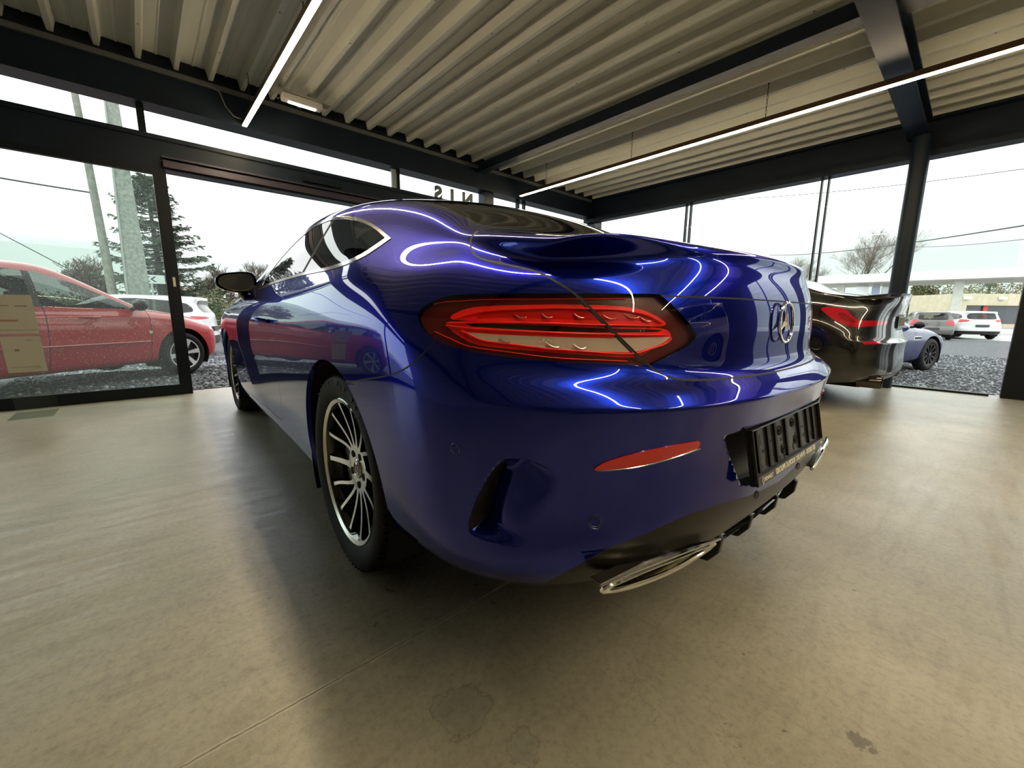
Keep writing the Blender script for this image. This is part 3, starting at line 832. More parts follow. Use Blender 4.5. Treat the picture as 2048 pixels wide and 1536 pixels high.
def build_blue_details(root, sk, blue, bump, lid):
    P, N = sk.P, sk.N
    def on(p, w=(1,1,1)):
        d = (((P-np.array(p))*np.array(w))**2).sum(1); k = np.argsort(d)[:3]; wt = 1/(d[k]+1e-7); wt /= wt.sum()
        return (P[k]*wt[:, None]).sum(0), (N[k]*wt[:, None]).sum(0)
    # star badge in the middle of the boot lid
    c, n = on((-.945, 0, .832)); n = n/np.linalg.norm(n); c = c+n*.004
    u = np.array([0,1.,0]); v = np.cross(n, u); v = v if v[2] > 0 else -v
    bd = empty('star_badge', (0,0,0), parent=lid)
    m = MB(); m.tube([c+.052*(math.cos(2*PI*j/48)*u+math.sin(2*PI*j/48)*v)+n*.006 for j in range(48)], .0042, 10, closed=True); m.build('ring', chrome, bd, smooth=True)
    m = MB()
    for k in range(3):
        a = PI/2+2*PI*k/3; d = math.cos(a)*u+math.sin(a)*v; e = -math.sin(a)*u+math.cos(a)*v
        m.add([c+n*.004-e*.010-d*.004, c+n*.004+e*.010-d*.004, c+d*.050+n*.005, c+n*.011], [(0,2,3),(1,3,2),(0,3,1),(0,1,2)])
    m.build('three_point_star', chrome, bd)
    # number plate carrier with its ribbed recess and dealer strip
    pr_ = empty('plate_holder', (0,0,0), parent=bump)
    T, B = np.array([-.988,0,.588]), np.array([-1.014,0,.458]); up = (T-B)/np.linalg.norm(T-B); out = np.array([-up[2],0,up[0]]); out = out if out[0] < 0 else -out
    hh = np.linalg.norm(T-B)
    def bx(m, y0, y1, s0, s1, d0, d1, mi=0):
        c_ = B+up*(s0+s1)/2+out*(d0+d1)/2+np.array([0,(y0+y1)/2,0]); m.obox(c_, np.array([0,(y1-y0)/2,0]), up*(s1-s0)/2, out*(d1-d0)/2, mi)
    pl = mat('holder_plastic', (.045,.041,.030), .32); pd = mat('holder_slots', (.004,.004,.004), .5); ps = mat('holder_strip', (.030,.028,.022), .28)
    m = MB(); bx(m, -.262, .262, 0, hh, -.014, -.006); hb = m.build('back_plate', pl, pr_)
    m = MB()
    bx(m, -.262, .262, 0, .020, -.006, .004); bx(m, -.262, .262, hh-.004, hh, -.006, .003); bx(m, -.262, -.257, .02, hh, -.006, .003); bx(m, .257, .262, .02, hh, -.006, .003)
    m.build('rim', ps, pr_, bevel=.0015)
    m = MB(); rr = random.Random(12)
    for y0 in (.226,.158,.108,.030,-.075,-.150,-.205):
        m = MB(); bx(m, y0-.006, y0+.006, .026, hh-.008, -.007, -.001); m.build('rib', pd, hb)
    m2 = MB()
    for y, s_, a_, b_ in ((.243,.105,.003,.010),(.243,.034,.003,.010),(.205,.10,.006,.012),(.185,.07,.010,.004),(.205,.035,.004,.003),(.140,.11,.003,.012),(.125,.11,.003,.012),(.13,.085,.008,.003),(.138,.06,.004,.004),(.125,.048,.004,.004),(.14,.038,.004,.004),(.062,.075,.006,.004),(.05,.032,.005,.008),(-.025,.04,.005,.010),(-.052,.07,.006,.004),(-.085,.10,.003,.010),(-.11,.08,.008,.003),(-.12,.055,.006,.005),(-.17,.10,.004,.012),(-.18,.05,.008,.006),(-.225,.09,.004,.014),(-.23,.045,.008,.004),(.24,.075,.004,.004),(.175,.04,.004,.008),(.09,.105,.004,.006),(.085,.03,.006,.005)):
        bx(m2, y-a_, y+a_, s_-b_, s_+b_, -.0075, -.0052)
    for y, s_ in ((.070,.100),(.055,.048),(-.030,.105),(-.045,.055)):
        for r_ in (.0115, .0045):
            cc = B+up*s_+np.array([0,y,0])+out*-.0052
            m2.tube([cc+r_*(math.cos(2*PI*j/16)*np.array([0,1,0])+math.sin(2*PI*j/16)*up) for j in range(16)], .0018, 5, closed=True)
    m2.build('slot_pattern', pd, hb)
    ltm = mat('strip_lettering', (.95,.92,.74), .5)
    def plate_text(t, y, size, bold=.0): text_mesh(t, size, 'lettering', ltm, pr_, frame4(B+up*.0098+out*.0044+np.array([0,y,0]), (0,-1,0), up), .0003, bold)
    plate_text('RENAULT', .196, .0130, .0003); plate_text('GROUPE DUFOUR DELHAYE - 065/821321', -.012, .0178, .0006); plate_text('><', -.235, .0125, .0006)
    m = MB(); y0 = .236; q = [B+up*(.0098+a)+out*.0048+np.array([0,y0+b,0]) for a, b in ((.0095,0),(0,.0058),(-.0095,0),(0,-.0058))]
    m.tube(q, .0011, 5, closed=True); m.build('diamond_mark', ltm, pr_)
    # reflectors
    for mr in (0, -1):
        sk.part('reflector', ['reflector'], [mat('reflector_red', (.65,.018,.012), .25, coat=1)], bump, mirror=mr, offset=.003, thick=.012)
        ed = []
        for t_ in np.linspace(0, 1, 14):
            a_ = np.array([1190,943])*(1-t_)**2+2*t_*(1-t_)*np.array([1292,937])+np.array([1397,897])*t_*t_; q, z = carframe_px(P); d = ((q-a_)**2).sum(1)+np.where(P[:, 0] < -.5, 0, 1e9); k = d.argsort()[:3]; ed.append((P[k].mean(0)+N[k].mean(0)*.0035)*[1, 1 if mr == 0 else -1, 1])
        for _ in range(3): ed = [ed[0]]+[(ed[i-1]+ed[i]+ed[i+1])/3 for i in range(1, len(ed)-1)]+[ed[-1]]
        m = MB(); m.tube(ed, .0016, 6); m.build('reflector_edge', darkchrome, bump, smooth=True)
    # parking sensors
    q, z = carframe_px(P); sel = [i for i in range(len(P))]
    for (px_, py_, r_) in ((1190.4,1042,.014),(907,898,.011)):
        d = ((q-[px_, py_])**2).sum(1)+np.where(P[:, 0] < -.3, 0, 1e9); k = d.argmin(); c0, n0 = P[k], N[k]
        for sg in (1, -1):
            c = c0*[1, sg, 1]; n = n0*[1, sg, 1]; u = np.cross(n, [0,0,1.]); u /= np.linalg.norm(u); v = np.cross(n, u)
            m = MB(); 
            m.tube([c+n*.0004+r_*(math.cos(2*PI*j/24)*u+math.sin(2*PI*j/24)*v) for j in range(24)], .0010, 6, closed=True)
            if r_ > .012: m.tube([c+n*.0008+r_*.72*(math.cos(2*PI*j/24)*u+math.sin(2*PI*j/24)*v) for j in range(24)], .0008, 6, closed=True)
            m.build('parking_sensor', mat('sensor_ring', (.12,.14,.25), .2, .8), bump, smooth=True)
    for sg in (1, -1):
        c, n = on((-.97, .16, .40)); c = c*[1, sg, 1]; m = MB(); m.tube([c+np.array([-.002, .010*math.cos(a_), .010*math.sin(a_)]) for a_ in np.linspace(0, 2*PI, 20, endpoint=False)], .0012, 6, closed=True); m.build('parking_sensor', blackpl, bump, smooth=True)
    # tail pipe trims
    for sg in (1, -1):
        e = empty('exhaust_trim', (0,0,0), parent=root)
        O = [(-.925,.722,.372),(-.945,.62,.376),(-.962,.47,.364),(-.974,.350,.352),(-.964,.40,.338),(-.952,.50,.331),(-.936,.61,.338),(-.922,.69,.352)]
        O = [np.array(p)*[1, sg, 1]+np.array([-.002,0,-.012]) for p in O]
        def dens(O_, k=3):
            for _ in range(k): O_ = [p for a, b in zip(O_, O_[1:]+O_[:1]) for p in (a*.75+b*.25, a*.25+b*.75)]
            return O_
        tip = list(O); D = dens(O, 2); cen = sum(D)/len(D)
        m = MB(); m.tube(D, .0055, 8, closed=True); m.build('rim', chrome, e, smooth=True)
        m = MB(); k = len(D); inn = [cen+(p-cen)*np.array([1,.90,.72])+np.array([.012,0,0]) for p in D]; dp = [p+np.array([.03,0,0]) for p in inn]
        m.add(D+inn, [(i, (i+1) % k, k+(i+1) % k, k+i) for i in range(k)]); m.build('inner_lip', mat('brushed_steel', (.62,.58,.46), .22, 1.), e, smooth=True)
        m = MB(); m.add(inn+dp, [(i, (i+1) % k, k+(i+1) % k, k+i) for i in range(k)]+[tuple(range(k, 2*k))]); m.build('pipe_shadow', mat('pipe_shade_dark', (.03,.028,.022), .5, .6), e, smooth=False)  # dark lining stands in for the shade deep inside the pipe
        m = MB(); cb = cen+np.array([.022, -.05*sg, 0]); m.obox(cb, (.016,0,0), (0,.018,0), (0,0,.014)); m.obox(cb+np.array([.004,-.055*sg,.002]), (.012,0,0), (0,.030,0), (0,0,.009)); m.build('baffle', MATS['brushed_steel'], e)
        top = MB(); pts = [O[0], O[1], O[2], O[3]]
        top.tube([pts[0]+np.array([-.002,0,.010]), pts[1]+np.array([-.004,0,.014]), pts[2]+np.array([-.005,0,.014]), pts[3]+np.array([-.003,0,.006])], [.003,.007,.007,.003], 8); top.build('upper_strip', chrome, e, smooth=True)
    # diffuser fins
    for y in (.215, .02, -.19, -.38):
        m = MB(); prof = [(-.90,.31),(-.935,.275),(-.93,.235),(-.905,.200),(-.85,.190),(-.74,.205),(-.60,.262),(-.58,.31)]
        m.prism([(x, y-.010, z) for x, z in prof], (0,.020,0)); m.build('diffuser_fin', mat('diffuser_plastic', (.011,.010,.009), .33), bump, bevel=.004)
    m = MB(); m.tube([(-.905,.36,.272),(-.925,.2,.266),(-.93,0,.264),(-.925,-.2,.266),(-.905,-.36,.272)], .005, 6); m.build('diffuser_edge', glossblack, bump, smooth=True)
    # door mirrors
    for sg in (1, -1):
        e = empty('door_mirror', (0,0,0), parent=root)
        def ring(x, ky, kz, y0=.885, z0=1.035): 
            out_ = []
            for j in range(24):
                a = 2*PI*j/24; ca, sa = math.cos(a), math.sin(a); r_ = (abs(ca)**3.2+abs(sa)**3.2)**(-1/3.2)
                wy = .118*ky*(1.0 if ca > 0 else .95); zz = .066*kz*(1+.12*(-ca)); out_.append((x, (y0+wy*ca*r_)*sg, z0+zz*sa*r_-.010*ca*(1 if sa > 0 else -.6)))
            return out_
        rings = [ring(1.945,.97,.97), ring(1.95,1,1), ring(1.985,1.0,1.0), ring(2.03,.86,.84), ring(2.065,.50,.46)]
        m = MB(); vs = [p for r_ in rings for p in r_]; fs = []
        for a in range(4):
            for j in range(24): fs.append((24*a+j, 24*a+(j+1) % 24, 24*a+24+(j+1) % 24, 24*a+24+j))
        fs.append(tuple(range(96, 120))); m.add(vs, fs); m.build('housing', glossblack, e, smooth=True, sharp=60)
        g = MB(); rg = ring(1.952,.86,.83); g.add(rg+[(x+.004, y, z) for x, y, z in rg], [tuple(range(24)), tuple(range(47, 23, -1))]+[(j, (j+1) % 24, 24+(j+1) % 24, 24+j) for j in range(24)]); g.build('mirror_glass', mat('mirror_glass', (.035,.04,.045), .03, .0, coat=1), e)
        st = MB(); st.tube([(2.0,.86*sg,.985),(2.02,.835*sg,.94),(2.03,.80*sg,.915)], [.030,.024,.026], 10); st.build('stalk', glossblack, e, smooth=True, sharp=80)
        k = MB(); k.tube([(1.944,(.885+.10*math.cos(a))*sg,1.035+.055*math.sin(a)) for a in np.linspace(PI*1.1, PI*1.95, 10)], .002, 5); k.build('edge_strip', mat('strip_bronze', (.35,.25,.12), .3, 1.), e, smooth=True)
    # cabin
    for (x, sy) in ((1.25, 1), (1.25, -1), (.42, 1), (.42, -1)):
        s = MB(); y = sy*.37; hz = -.06 if x < 1 else 0
        s.box(x-.02, x+.46, y-.23, y+.23, .40, .52); s.build('seat_cushion', interior_m, root, bevel=.04)
        s = MB(); s.obox((x-.10, y, .80+hz), (.06,0,.0), (0,.22,0), (-.09,0,.28)); s.obox((x-.20, y, 1.12+hz), (.045,0,0), (0,.12,0), (-.02,0,.075)); s.build('seat_back', interior_m, root, bevel=.035)
    m = MB(); m.box(1.95, 2.40, -.70, .70, .70, .93); m.build('dashboard', interior_m, root, bevel=.05)
    m = MB(); m.box(-.38, .15, -.52, .52, .93, .99); m.build('parcel_shelf', interior_m, root)
    m = MB(); m.tube([(1.80+.03*math.sin(2*PI*j/32), .37+.18*math.cos(2*PI*j/32), .90+.17*math.sin(2*PI*j/32)) for j in range(32)], .014, 8, closed=True); m.build('steering_wheel', matteblk, root, smooth=True)
    # headlamps and grille at the nose
    for sg in (1, -1):
        c, n = on((3.45, .68, .72)); 
        m = MB(); m.lathe([(0,.0),(.05,-.004),(.085,-.02),(.09,-.05)], c=(3.50,.62*sg,.70), axis=0, n=20); m.build('headlamp', mat('headlamp_clear', (.55,.57,.58), .12, .7), root, smooth=True)
    # tyre lettering on the near rear wheel
    for o in [c for c in root.children if c.name.startswith('wheel') and not c.name.startswith('wheel_')]:
        if abs(o.location.x) < .1 and o.location.y > 0:
            txt = '255/35 R19 96Y'; rl = .298
            tyo = [c for c in o.children if c.name.startswith('tire')][0]
            me_all = []
            for i, ch in enumerate(txt):
                if ch == ' ': continue
                a = math.radians(36-6.2*i); er = Vector((math.sin(a),0,math.cos(a))); et = Vector((math.cos(a),0,-math.sin(a)))
                text_mesh(ch, .026, 'tyre_letter', mat('raised_rubber', (.03,.03,.03), .5), tyo, frame4(Vector((0,.1232,0))+er*rl, -et, er), .0006, .0004)
# ------------------------------------------------------------------ showroom shell
anth = noise_mat('anthracite_steel', [(.3,(.006,.012,.021)),(.7,(.009,.017,.028))], scale=3, rough=.45, spec=.28)
frame_m = mat('anthracite_frame', (.005,.008,.012), .45, spec=.28)
deck_m = noise_mat('roof_deck_steel', [(.3,(.56,.56,.49)),(.7,(.66,.66,.58))], scale=2.2, rough=.38, stretch=(.3,2,1))
wall_m = noise_mat('wall_plaster', [(.3,(.30,.28,.26)),(.7,(.36,.34,.31))], scale=1.5, rough=.8)
pane = glass_mat('window_pane', (.96,.985,.97), 1.27)
def struct(o): o['kind'] = 'structure'; return o

def floor_material():
    m = mat('polished_concrete', (.2,.19,.16), .3); n = m.node_tree; b = n.nodes['Principled BSDF']; Lk = n.links.new
    g = n.nodes.new('ShaderNodeNewGeometry'); pos = g.outputs['Position']
    def nz(scale, det=6, dist=0., rough=.6, vec=None):
        k = n.nodes.new('ShaderNodeTexNoise'); k.inputs['Scale'].default_value = scale; k.inputs['Detail'].default_value = det
        k.inputs['Roughness'].default_value = rough; k.inputs['Distortion'].default_value = dist; Lk(vec or pos, k.inputs['Vector']); return k
    def ramp(src, stops):
        r = n.nodes.new('ShaderNodeValToRGB'); e = r.color_ramp.elements
        e[0].position, e[0].color = stops[0][0], (*stops[0][1], 1); e[1].position, e[1].color = stops[-1][0], (*stops[-1][1], 1)
        for p, c in stops[1:-1]: q = e.new(p); q.color = (*c, 1)
        Lk(src, r.inputs[0]); return r.outputs[0]
    def math_(op, a, b_=None, c=None, clamp=False):
        k = n.nodes.new('ShaderNodeMath'); k.operation = op; k.use_clamp = clamp
        for i, v in enumerate((a, b_, c)):
            if v is None: continue
            if isinstance(v, (int, float)): k.inputs[i].default_value = v
            else: Lk(v, k.inputs[i])
        return k.outputs[0]
    def mix(fac, a, b_, mode='MIX'):
        k = n.nodes.new('ShaderNodeMix'); k.data_type = 'RGBA'; k.blend_type = mode
        if isinstance(fac, (int, float)): k.inputs[0].default_value = fac
        else: Lk(fac, k.inputs[0])
        for i, v in ((6, a), (7, b_)):
            if isinstance(v, tuple): k.inputs[i].default_value = (*v, 1)
            else: Lk(v, k.inputs[i])
        return k.outputs[2]
    big = ramp(nz(.9, 5, 1.2).outputs['Fac'], [(.28,(.25,.235,.175)),(.5,(.33,.312,.24)),(.72,(.42,.40,.32))])
    med = ramp(nz(6, 8, .3, .7).outputs['Fac'], [(.3,(.84,.84,.83)),(.5,(.98,.98,.98)),(.75,(1.1,1.1,1.09))])
    col = mix(.8, big, med, 'MULTIPLY')
    fine = ramp(nz(55, 6, 0, .75).outputs['Fac'], [(.3,(.62,.61,.58)),(.5,(.98,.98,.98)),(.75,(1.16,1.16,1.12))]); col = mix(.75, col, fine, 'MULTIPLY')
    # trowel marks
    mp = n.nodes.new('ShaderNodeMapping'); mp.inputs['Scale'].default_value = (16, 3.2, 1); mp.inputs['Rotation'].default_value = (0, 0, .5); Lk(pos, mp.inputs[0])
    tr = nz(1.0, 8, 1.2, .75, mp.outputs[0]); col = mix(.35, col, ramp(tr.outputs['Fac'], [(.3,(.50,.49,.46)),(.5,(1,1,1)),(.7,(1.14,1.14,1.12))]), 'MULTIPLY')
    sep = n.nodes.new('ShaderNodeSeparateXYZ'); Lk(pos, sep.inputs[0]); X, Y = sep.outputs['X'], sep.outputs['Y']
    wob = math_('MULTIPLY', math_('SUBTRACT', nz(3.2, 3).outputs['Fac'], .5), .012)
    wob2 = math_('MULTIPLY', math_('SUBTRACT', nz(60, 3).outputs['Fac'], .5), .006)
    # saw-cut joints
    j1 = math_('ABSOLUTE', math_('ADD', math_('ADD', X, .402), math_('ADD', wob, wob2)))
    line = math_('SUBTRACT', 1, math_('MULTIPLY', j1, 420), clamp=True)
    edge = math_('SUBTRACT', 1, math_('MULTIPLY', math_('ABSOLUTE', math_('SUBTRACT', j1, .004)), 260), clamp=True)
    j2 = math_('ABSOLUTE', math_('ADD', Y, 2.60)); line2 = math_('SUBTRACT', 1, math_('MULTIPLY', j2, 340), clamp=True)
    lt = math_('MULTIPLY', edge, math_('GREATER_THAN', nz(9, 3).outputs['Fac'], .40))
    col = mix(math_('MULTIPLY', lt, .75), col, (.50,.46,.36))
    col = mix(math_('MULTIPLY', line, .8), col, (.10,.085,.06))
    col = mix(math_('MULTIPLY', line2, .7), col, (.06,.06,.05))
    # stains: dark blots and dried water rings, each with its own place and size
    dn = nz(16, 5, .5, .65); dv = n.nodes.new('ShaderNodeVectorMath'); dv.operation = 'MULTIPLY_ADD'
    Lk(dn.outputs['Color'], dv.inputs[0]); dv.inputs[1].default_value = (.10,.10,0); Lk(pos, dv.inputs[2])
    def dist_to(x, y):
        v = n.nodes.new('ShaderNodeVectorMath'); v.operation = 'DISTANCE'; Lk(dv.outputs[0], v.inputs[0]); v.inputs[1].default_value = (x+.05, y+.05, 0); return v.outputs['Value']
    for x, y, r in ((-.66,.885,.060), (-.80,.84,.028), (-.185,.80,.030)):
        d = dist_to(x, y)
        f = math_('MULTIPLY', math_('SUBTRACT', r, d), 70, clamp=True); ring = math_('SUBTRACT', 1, math_('MULTIPLY', math_('ABSOLUTE', math_('SUBTRACT', d, r)), 220), clamp=True)
        col = mix(math_('MULTIPLY', f, .30), col, (.10,.11,.095)); col = mix(math_('MULTIPLY', ring, .45), col, (.07,.06,.04))
    for x, y, r in ((-.86,.52,.022),(-.885,.56,.018),(-.90,.50,.015),(-.84,.475,.013),(-1.06,.52,.016),(-1.065,.49,.010),(-.98,.33,.016),(-.99,.14,.012),(-.845,.55,.012),(-.94,.585,.012),(-1.10,.62,.014),(-.56,.12,.014)):
        d = dist_to(x, y); ring = math_('SUBTRACT', 1, math_('MULTIPLY', math_('ABSOLUTE', math_('SUBTRACT', d, r)), 700), clamp=True)
        col = mix(math_('MULTIPLY', ring, .55), col, (.07,.06,.035))
    for x, y, r in ((-1.245,.315,.019),(-.19,.83,.010),(-.27,.87,.009),(-.30,.92,.007),(-.60,1.62,.007),(-.34,.62,.012),(.02,1.12,.006),(-.44,.62,.008),(-.90,.80,.006),(-1.15,.42,.006)):
        d = dist_to(x, y); f = math_('MULTIPLY', math_('SUBTRACT', r, d), 260, clamp=True); col = mix(math_('MULTIPLY', f, .62), col, (.045,.035,.02))
    spk = n.nodes.new('ShaderNodeTexVoronoi'); spk.inputs['Scale'].default_value = 9; Lk(pos, spk.inputs['Vector'])
    sf = math_('MULTIPLY', math_('SUBTRACT', .055, spk.outputs['Distance']), 60, clamp=True); sf = math_('MULTIPLY', sf, math_('GREATER_THAN', nz(2.1, 2).outputs['Fac'], .56))
    col = mix(math_('MULTIPLY', sf, .6), col, (.06,.045,.03))
    Lk(col, b.inputs['Base Color'])
    rr = n.nodes.new('ShaderNodeMapRange'); Lk(nz(3.5, 5, .2).outputs['Fac'], rr.inputs[0]); rr.inputs[1].default_value = .3; rr.inputs[2].default_value = .7; rr.inputs[3].default_value = .285; rr.inputs[4].default_value = .36
    Lk(rr.outputs[0], b.inputs['Roughness']); b.inputs['Specular IOR Level'].default_value = .85
    hb = math_('ADD', math_('MULTIPLY', nz(26, 6, .4, .7).outputs['Fac'], .35), math_('MULTIPLY', tr.outputs['Fac'], .65)); hb = math_('SUBTRACT', hb, math_('MULTIPLY', line, .8))
    bp = n.nodes.new('ShaderNodeBump'); bp.inputs['Strength'].default_value = .35; bp.inputs['Distance'].default_value = .008
    Lk(hb, bp.inputs['Height']); Lk(bp.outputs[0], b.inputs['Normal'])
    return m

XW, YR, XB, YL = 4.10, -5.55, -7.5, 6.0         # door wall, glazed wall, rear wall, far side wall
ZC = 3.06
m = MB(); m.box(XB-.2, XW+.12, YR-.12, YL+.2, -.35, 0); struct(m.build('floor', floor_material()))
def ceiling():
    m = MB(); pitch = .264; y = YR; x0, x1 = XB, XW-.04; prof = []
    ph = .215
    while y < YL:
        # narrow lower flange, wide upper pan with a shallow stiffener
        for dy, dz in ((0,0),(.036,0),(.056,.085),(.140,.085),(.148,.078),(.156,.078),(.164,.085),(.244,.085)): prof.append((y+dy+ph-.2, ZC+dz))
        y += pitch
    vs = []; fs = []
    for x in (x0, x1):
        for (yy, zz) in prof: vs.append((x, yy, zz))
    k = len(prof)
    for i in range(k-1): fs.append((i, i+1, k+i+1, k+i))
    vs2 = [(a, b, c+.004) for a, b, c in vs]
    m.add(vs, fs); m.add(vs2, [f[::-1] for f in fs])
    struct(m.build('ceiling', deck_m))
    r = MB(); r.box(XB-.2, XW+.3, YR-.25, YL+.2, ZC+.10, ZC+.18); struct(r.build('ceiling_roof_slab', frame_m))
    # screw heads on the lower flanges
    s = MB(); k = 0
    for j in range(0, 42, 1):
        yy = YR+.215-.2+.018+j*pitch
        if yy > YL: break
        for x in (-2.9+.9*(j % 2), -1.1+.9*(j % 2), .7+.9*(j % 2), 2.5+.9*(j % 2)): s.lathe([(.0, -.004), (.006, -.004), (.008, 0)], c=(x, yy, ZC), axis=2, n=6)
    tag(s.build('ceiling_screws', mat('screw_zinc', (.25,.25,.23), .4, 1.)), kind='structure')
ceiling()
def beam(name, *bx, mats=anth, bev=.004):
    m = MB()
    for b in bx: m.box(*b)
    return struct(m.build(name, mats))
# door wall (x = 4.1): top beam, transom, clerestory, posts
beam('wall_left_top_beam', (XW-.10, XW+.14, YR-.1, YL, 2.715, 2.95), (XW-.10,XW-.02,YR-.1,YL,2.95,3.03))
beam('wall_left_flashing', (XW-.125, XW-.10, YR+.1, YL, 2.985, 3.03), mats=mat('galvanised', (.16,.17,.17), .35, .6))
beam('wall_left_gap_shade', (XW-.098, XW-.088, YR-.1, YL, 3.03, 3.165), mats=frame_m)  # dark strip stands in for the shade in the rib-end gaps
beam('wall_left_transom', (XW-.03, XW+.12, YR, YL, 2.17, 2.47), (XW-.045, XW-.03, YR, YL, 2.43, 2.47), (XW-.045, XW-.03, YR, YL, 2.17, 2.20))
beam('door_1_track', (XW-.09, XW-.03, -2.6, 1.0, 2.185, 2.245), (XW-.075, XW-.03, -2.6, 1.0, 2.27, 2.285), mats=mat('track_mauve_grey', (.05,.042,.055), .35, .5))
beam('door_1_top_plate', (XW-.075, XW-.03, -.66, -.24, 2.32, 2.37), mats=frame_m)
for i, (y0, y1) in enumerate(((1.085,1.14),(-1.475,-1.43),(-3.66,-3.62),(-3.80,-3.77),(3.6,3.66))):
    beam('wall_left_mullion', (XW, XW+.06, y0, y1, 2.47, 2.715), mats=frame_m)
beam('wall_left_mullion', (XW+.0, XW+.03, -1.42, -1.36, 2.47, 2.715), mats=mat('light_mullion', (.42,.48,.48), .3))
beam('wall_left_column', (XW-.02, XW+.14, -3.08, -2.90, 0, 2.715))
beam('wall_corner_column', (XW-.08, XW+.10, -5.86, -5.62, 0, 3.05))
m = MB(); m.box(XW+.02, XW+.032, YR, YL, 2.47, 2.72); struct(m.build('window_1', pane))
m = MB(); m.box(XW+.02, XW+.032, -5.6, -2.6, .08, 2.17); struct(m.build('window_2', pane))
beam('door_2_stile', (XW-.02, XW+.06, -2.62, -2.52, 0, 2.17), mats=frame_m)
# the leaf that stands closed left of the opening
rain = glass_mat('rain_spotted_pane', (.86,.93,.89), 1.3)
def rainy(m):
    n = m.node_tree; t = n.nodes.new('ShaderNodeNewGeometry'); v = n.nodes.new('ShaderNodeTexVoronoi'); v.inputs['Scale'].default_value = 55; v.inputs['Randomness'].default_value = 1
    n.links.new(t.outputs['Position'], v.inputs['Vector'])
    r = n.nodes.new('ShaderNodeValToRGB'); r.color_ramp.elements[0].position = .09; r.color_ramp.elements[0].color = (1,1,1,1); r.color_ramp.elements[1].position = .16; r.color_ramp.elements[1].color = (0,0,0,1)
    n.links.new(v.outputs['Distance'], r.inputs[0])
    tl = n.nodes.new('ShaderNodeBsdfTranslucent'); tl.inputs[0].default_value = (.75,.8,.78,1)
    df = n.nodes.new('ShaderNodeBsdfTransparent'); df.inputs[0].default_value = (1,1,1,1)
    mx = n.nodes.new('ShaderNodeMixShader'); mu = n.nodes.new('ShaderNodeMath'); mu.operation = 'MULTIPLY'; mu.inputs[1].default_value = .32
    ad = n.nodes.new('ShaderNodeMath'); ad.operation = 'ADD'; ad.inputs[1].default_value = .035
    n.links.new(r.outputs[0], mu.inputs[0]); n.links.new(mu.outputs[0], ad.inputs[0]); n.links.new(ad.outputs[0], mx.inputs[0])
    out = n.nodes['Material Output']; old = out.inputs[0].links[0].from_socket
    n.links.new(old, mx.inputs[1]); n.links.new(tl.outputs[0], mx.inputs[2]); n.links.new(mx.outputs[0], out.inputs[0])
rainy(rain)
beam('door_1_leaf_frame', (XW-.06, XW-.01, .985, 1.085, 0, 2.17), (XW-.06, XW-.01, 1.085, YL, 0, .105), (XW-.06, XW-.01, 1.085, YL, 2.11, 2.17), (XW-.06, XW-.01, 3.4, 3.5, .1, 2.17), mats=frame_m)
m = MB(); m.box(XW-.04, XW-.03, 1.085, YL, .105, 2.11); struct(m.build('window_3', rain))
m = MB(); m.box(XW-.062, XW-.06, 1.015, 1.035, .86+.22, .92+.25); tag(m.build('door_sticker', mat('sticker_paper', (.75,.72,.55), .6)), 'small pale sticker on the dark door stile left of the open doorway', 'sticker')
# glazed wall (y = -5.55)
beam('wall_right_top_beam', (XB, XW+.1, YR-.14, YR+.05, 2.64, 2.70), (XB, XW+.1, YR-.10, YR-.04, 2.70, 3.10), (XB, XW+.1, YR-.14, YR+.05, 3.03, 3.06))
m = MB(); m.box(-1.5, XW, YR-.05, YR-.038, .02, 2.64); struct(m.build('window_4', pane))
beam('wall_right_sill', (-1.5, XW, YR-.08, YR-.0, 0, .022), mats=frame_m)
for x in (2.13, 2.055, .30, .225):
    beam('wall_right_mullion', (x-.008, x+.008, YR-.09, YR-.02, .02, 2.64), mats=frame_m)
beam('wall_right_door_post', (-2.05, -1.58, YR-.12, YR+.06, 0, 2.64), mats=frame_m)
m = MB(); m.box(-3.9, -2.05, YR-.05, YR-.04, 0, 2.64); struct(m.build('window_5', pane))
for x in (-2.55, -2.62, -3.25): beam('wall_right_mullion', (x-.02, x+.02, YR-.09, YR-.02, .02, 2.64), mats=frame_m)
beam('wall_right_blind', (XB, -3.9, YR-.1, YR, 0, 2.64), mats=mat('wall_charcoal', (.03,.03,.032), .6))
# round column in front of the glass, rafter and purlins
m = MB(); m.lathe([(.0,0),(.085,0),(.085,2.84),(0,2.84)], c=(-.635, YR+.14, 0), axis=2, n=40); struct(m.build('wall_right_column', anth, smooth=True))
beam('ceiling_rafter', (-.68, -.50, YR+.02, YL, 2.845, 2.862), (-.60, -.58, YR+.02, YL, 2.862, 3.04), (-.68, -.50, YR+.02, YL, 3.035, 3.055))
beam('ceiling_rafter', (-4.30, -4.12, YR+.02, YL, 2.845, 2.862), (-4.22, -4.20, YR+.02, YL, 2.862, 3.04), (-4.3, -4.12, YR+.02, YL, 3.035, 3.055))
beam('ceiling_purlin', (XB, XW-.1, -2.80, -2.68, 2.93, 2.94), (XB, XW-.1, -2.715, -2.70, 2.94, 3.055))
beam('ceiling_purlin', (XB, XW-.1, 2.68, 2.80, 2.93, 2.94), (XB, XW-.1, 2.715, 2.73, 2.94, 3.055))
beam('ceiling_cable_tray', (-3.4, -.68, -2.95, -2.86, 2.96, 2.985), mats=frame_m)
# unseen sides of the hall, mirrored in the paint
beam('wall_back', (XB-.15, XB, YR, YL, 0, 3.1), mats=wall_m)
beam('wall_far', (XB, XW, YL, YL+.15, 0, 3.1), mats=wall_m)
beam('wall_far_beam', (XB, XW, YL-.05, YL+.12, 2.64, 3.1))

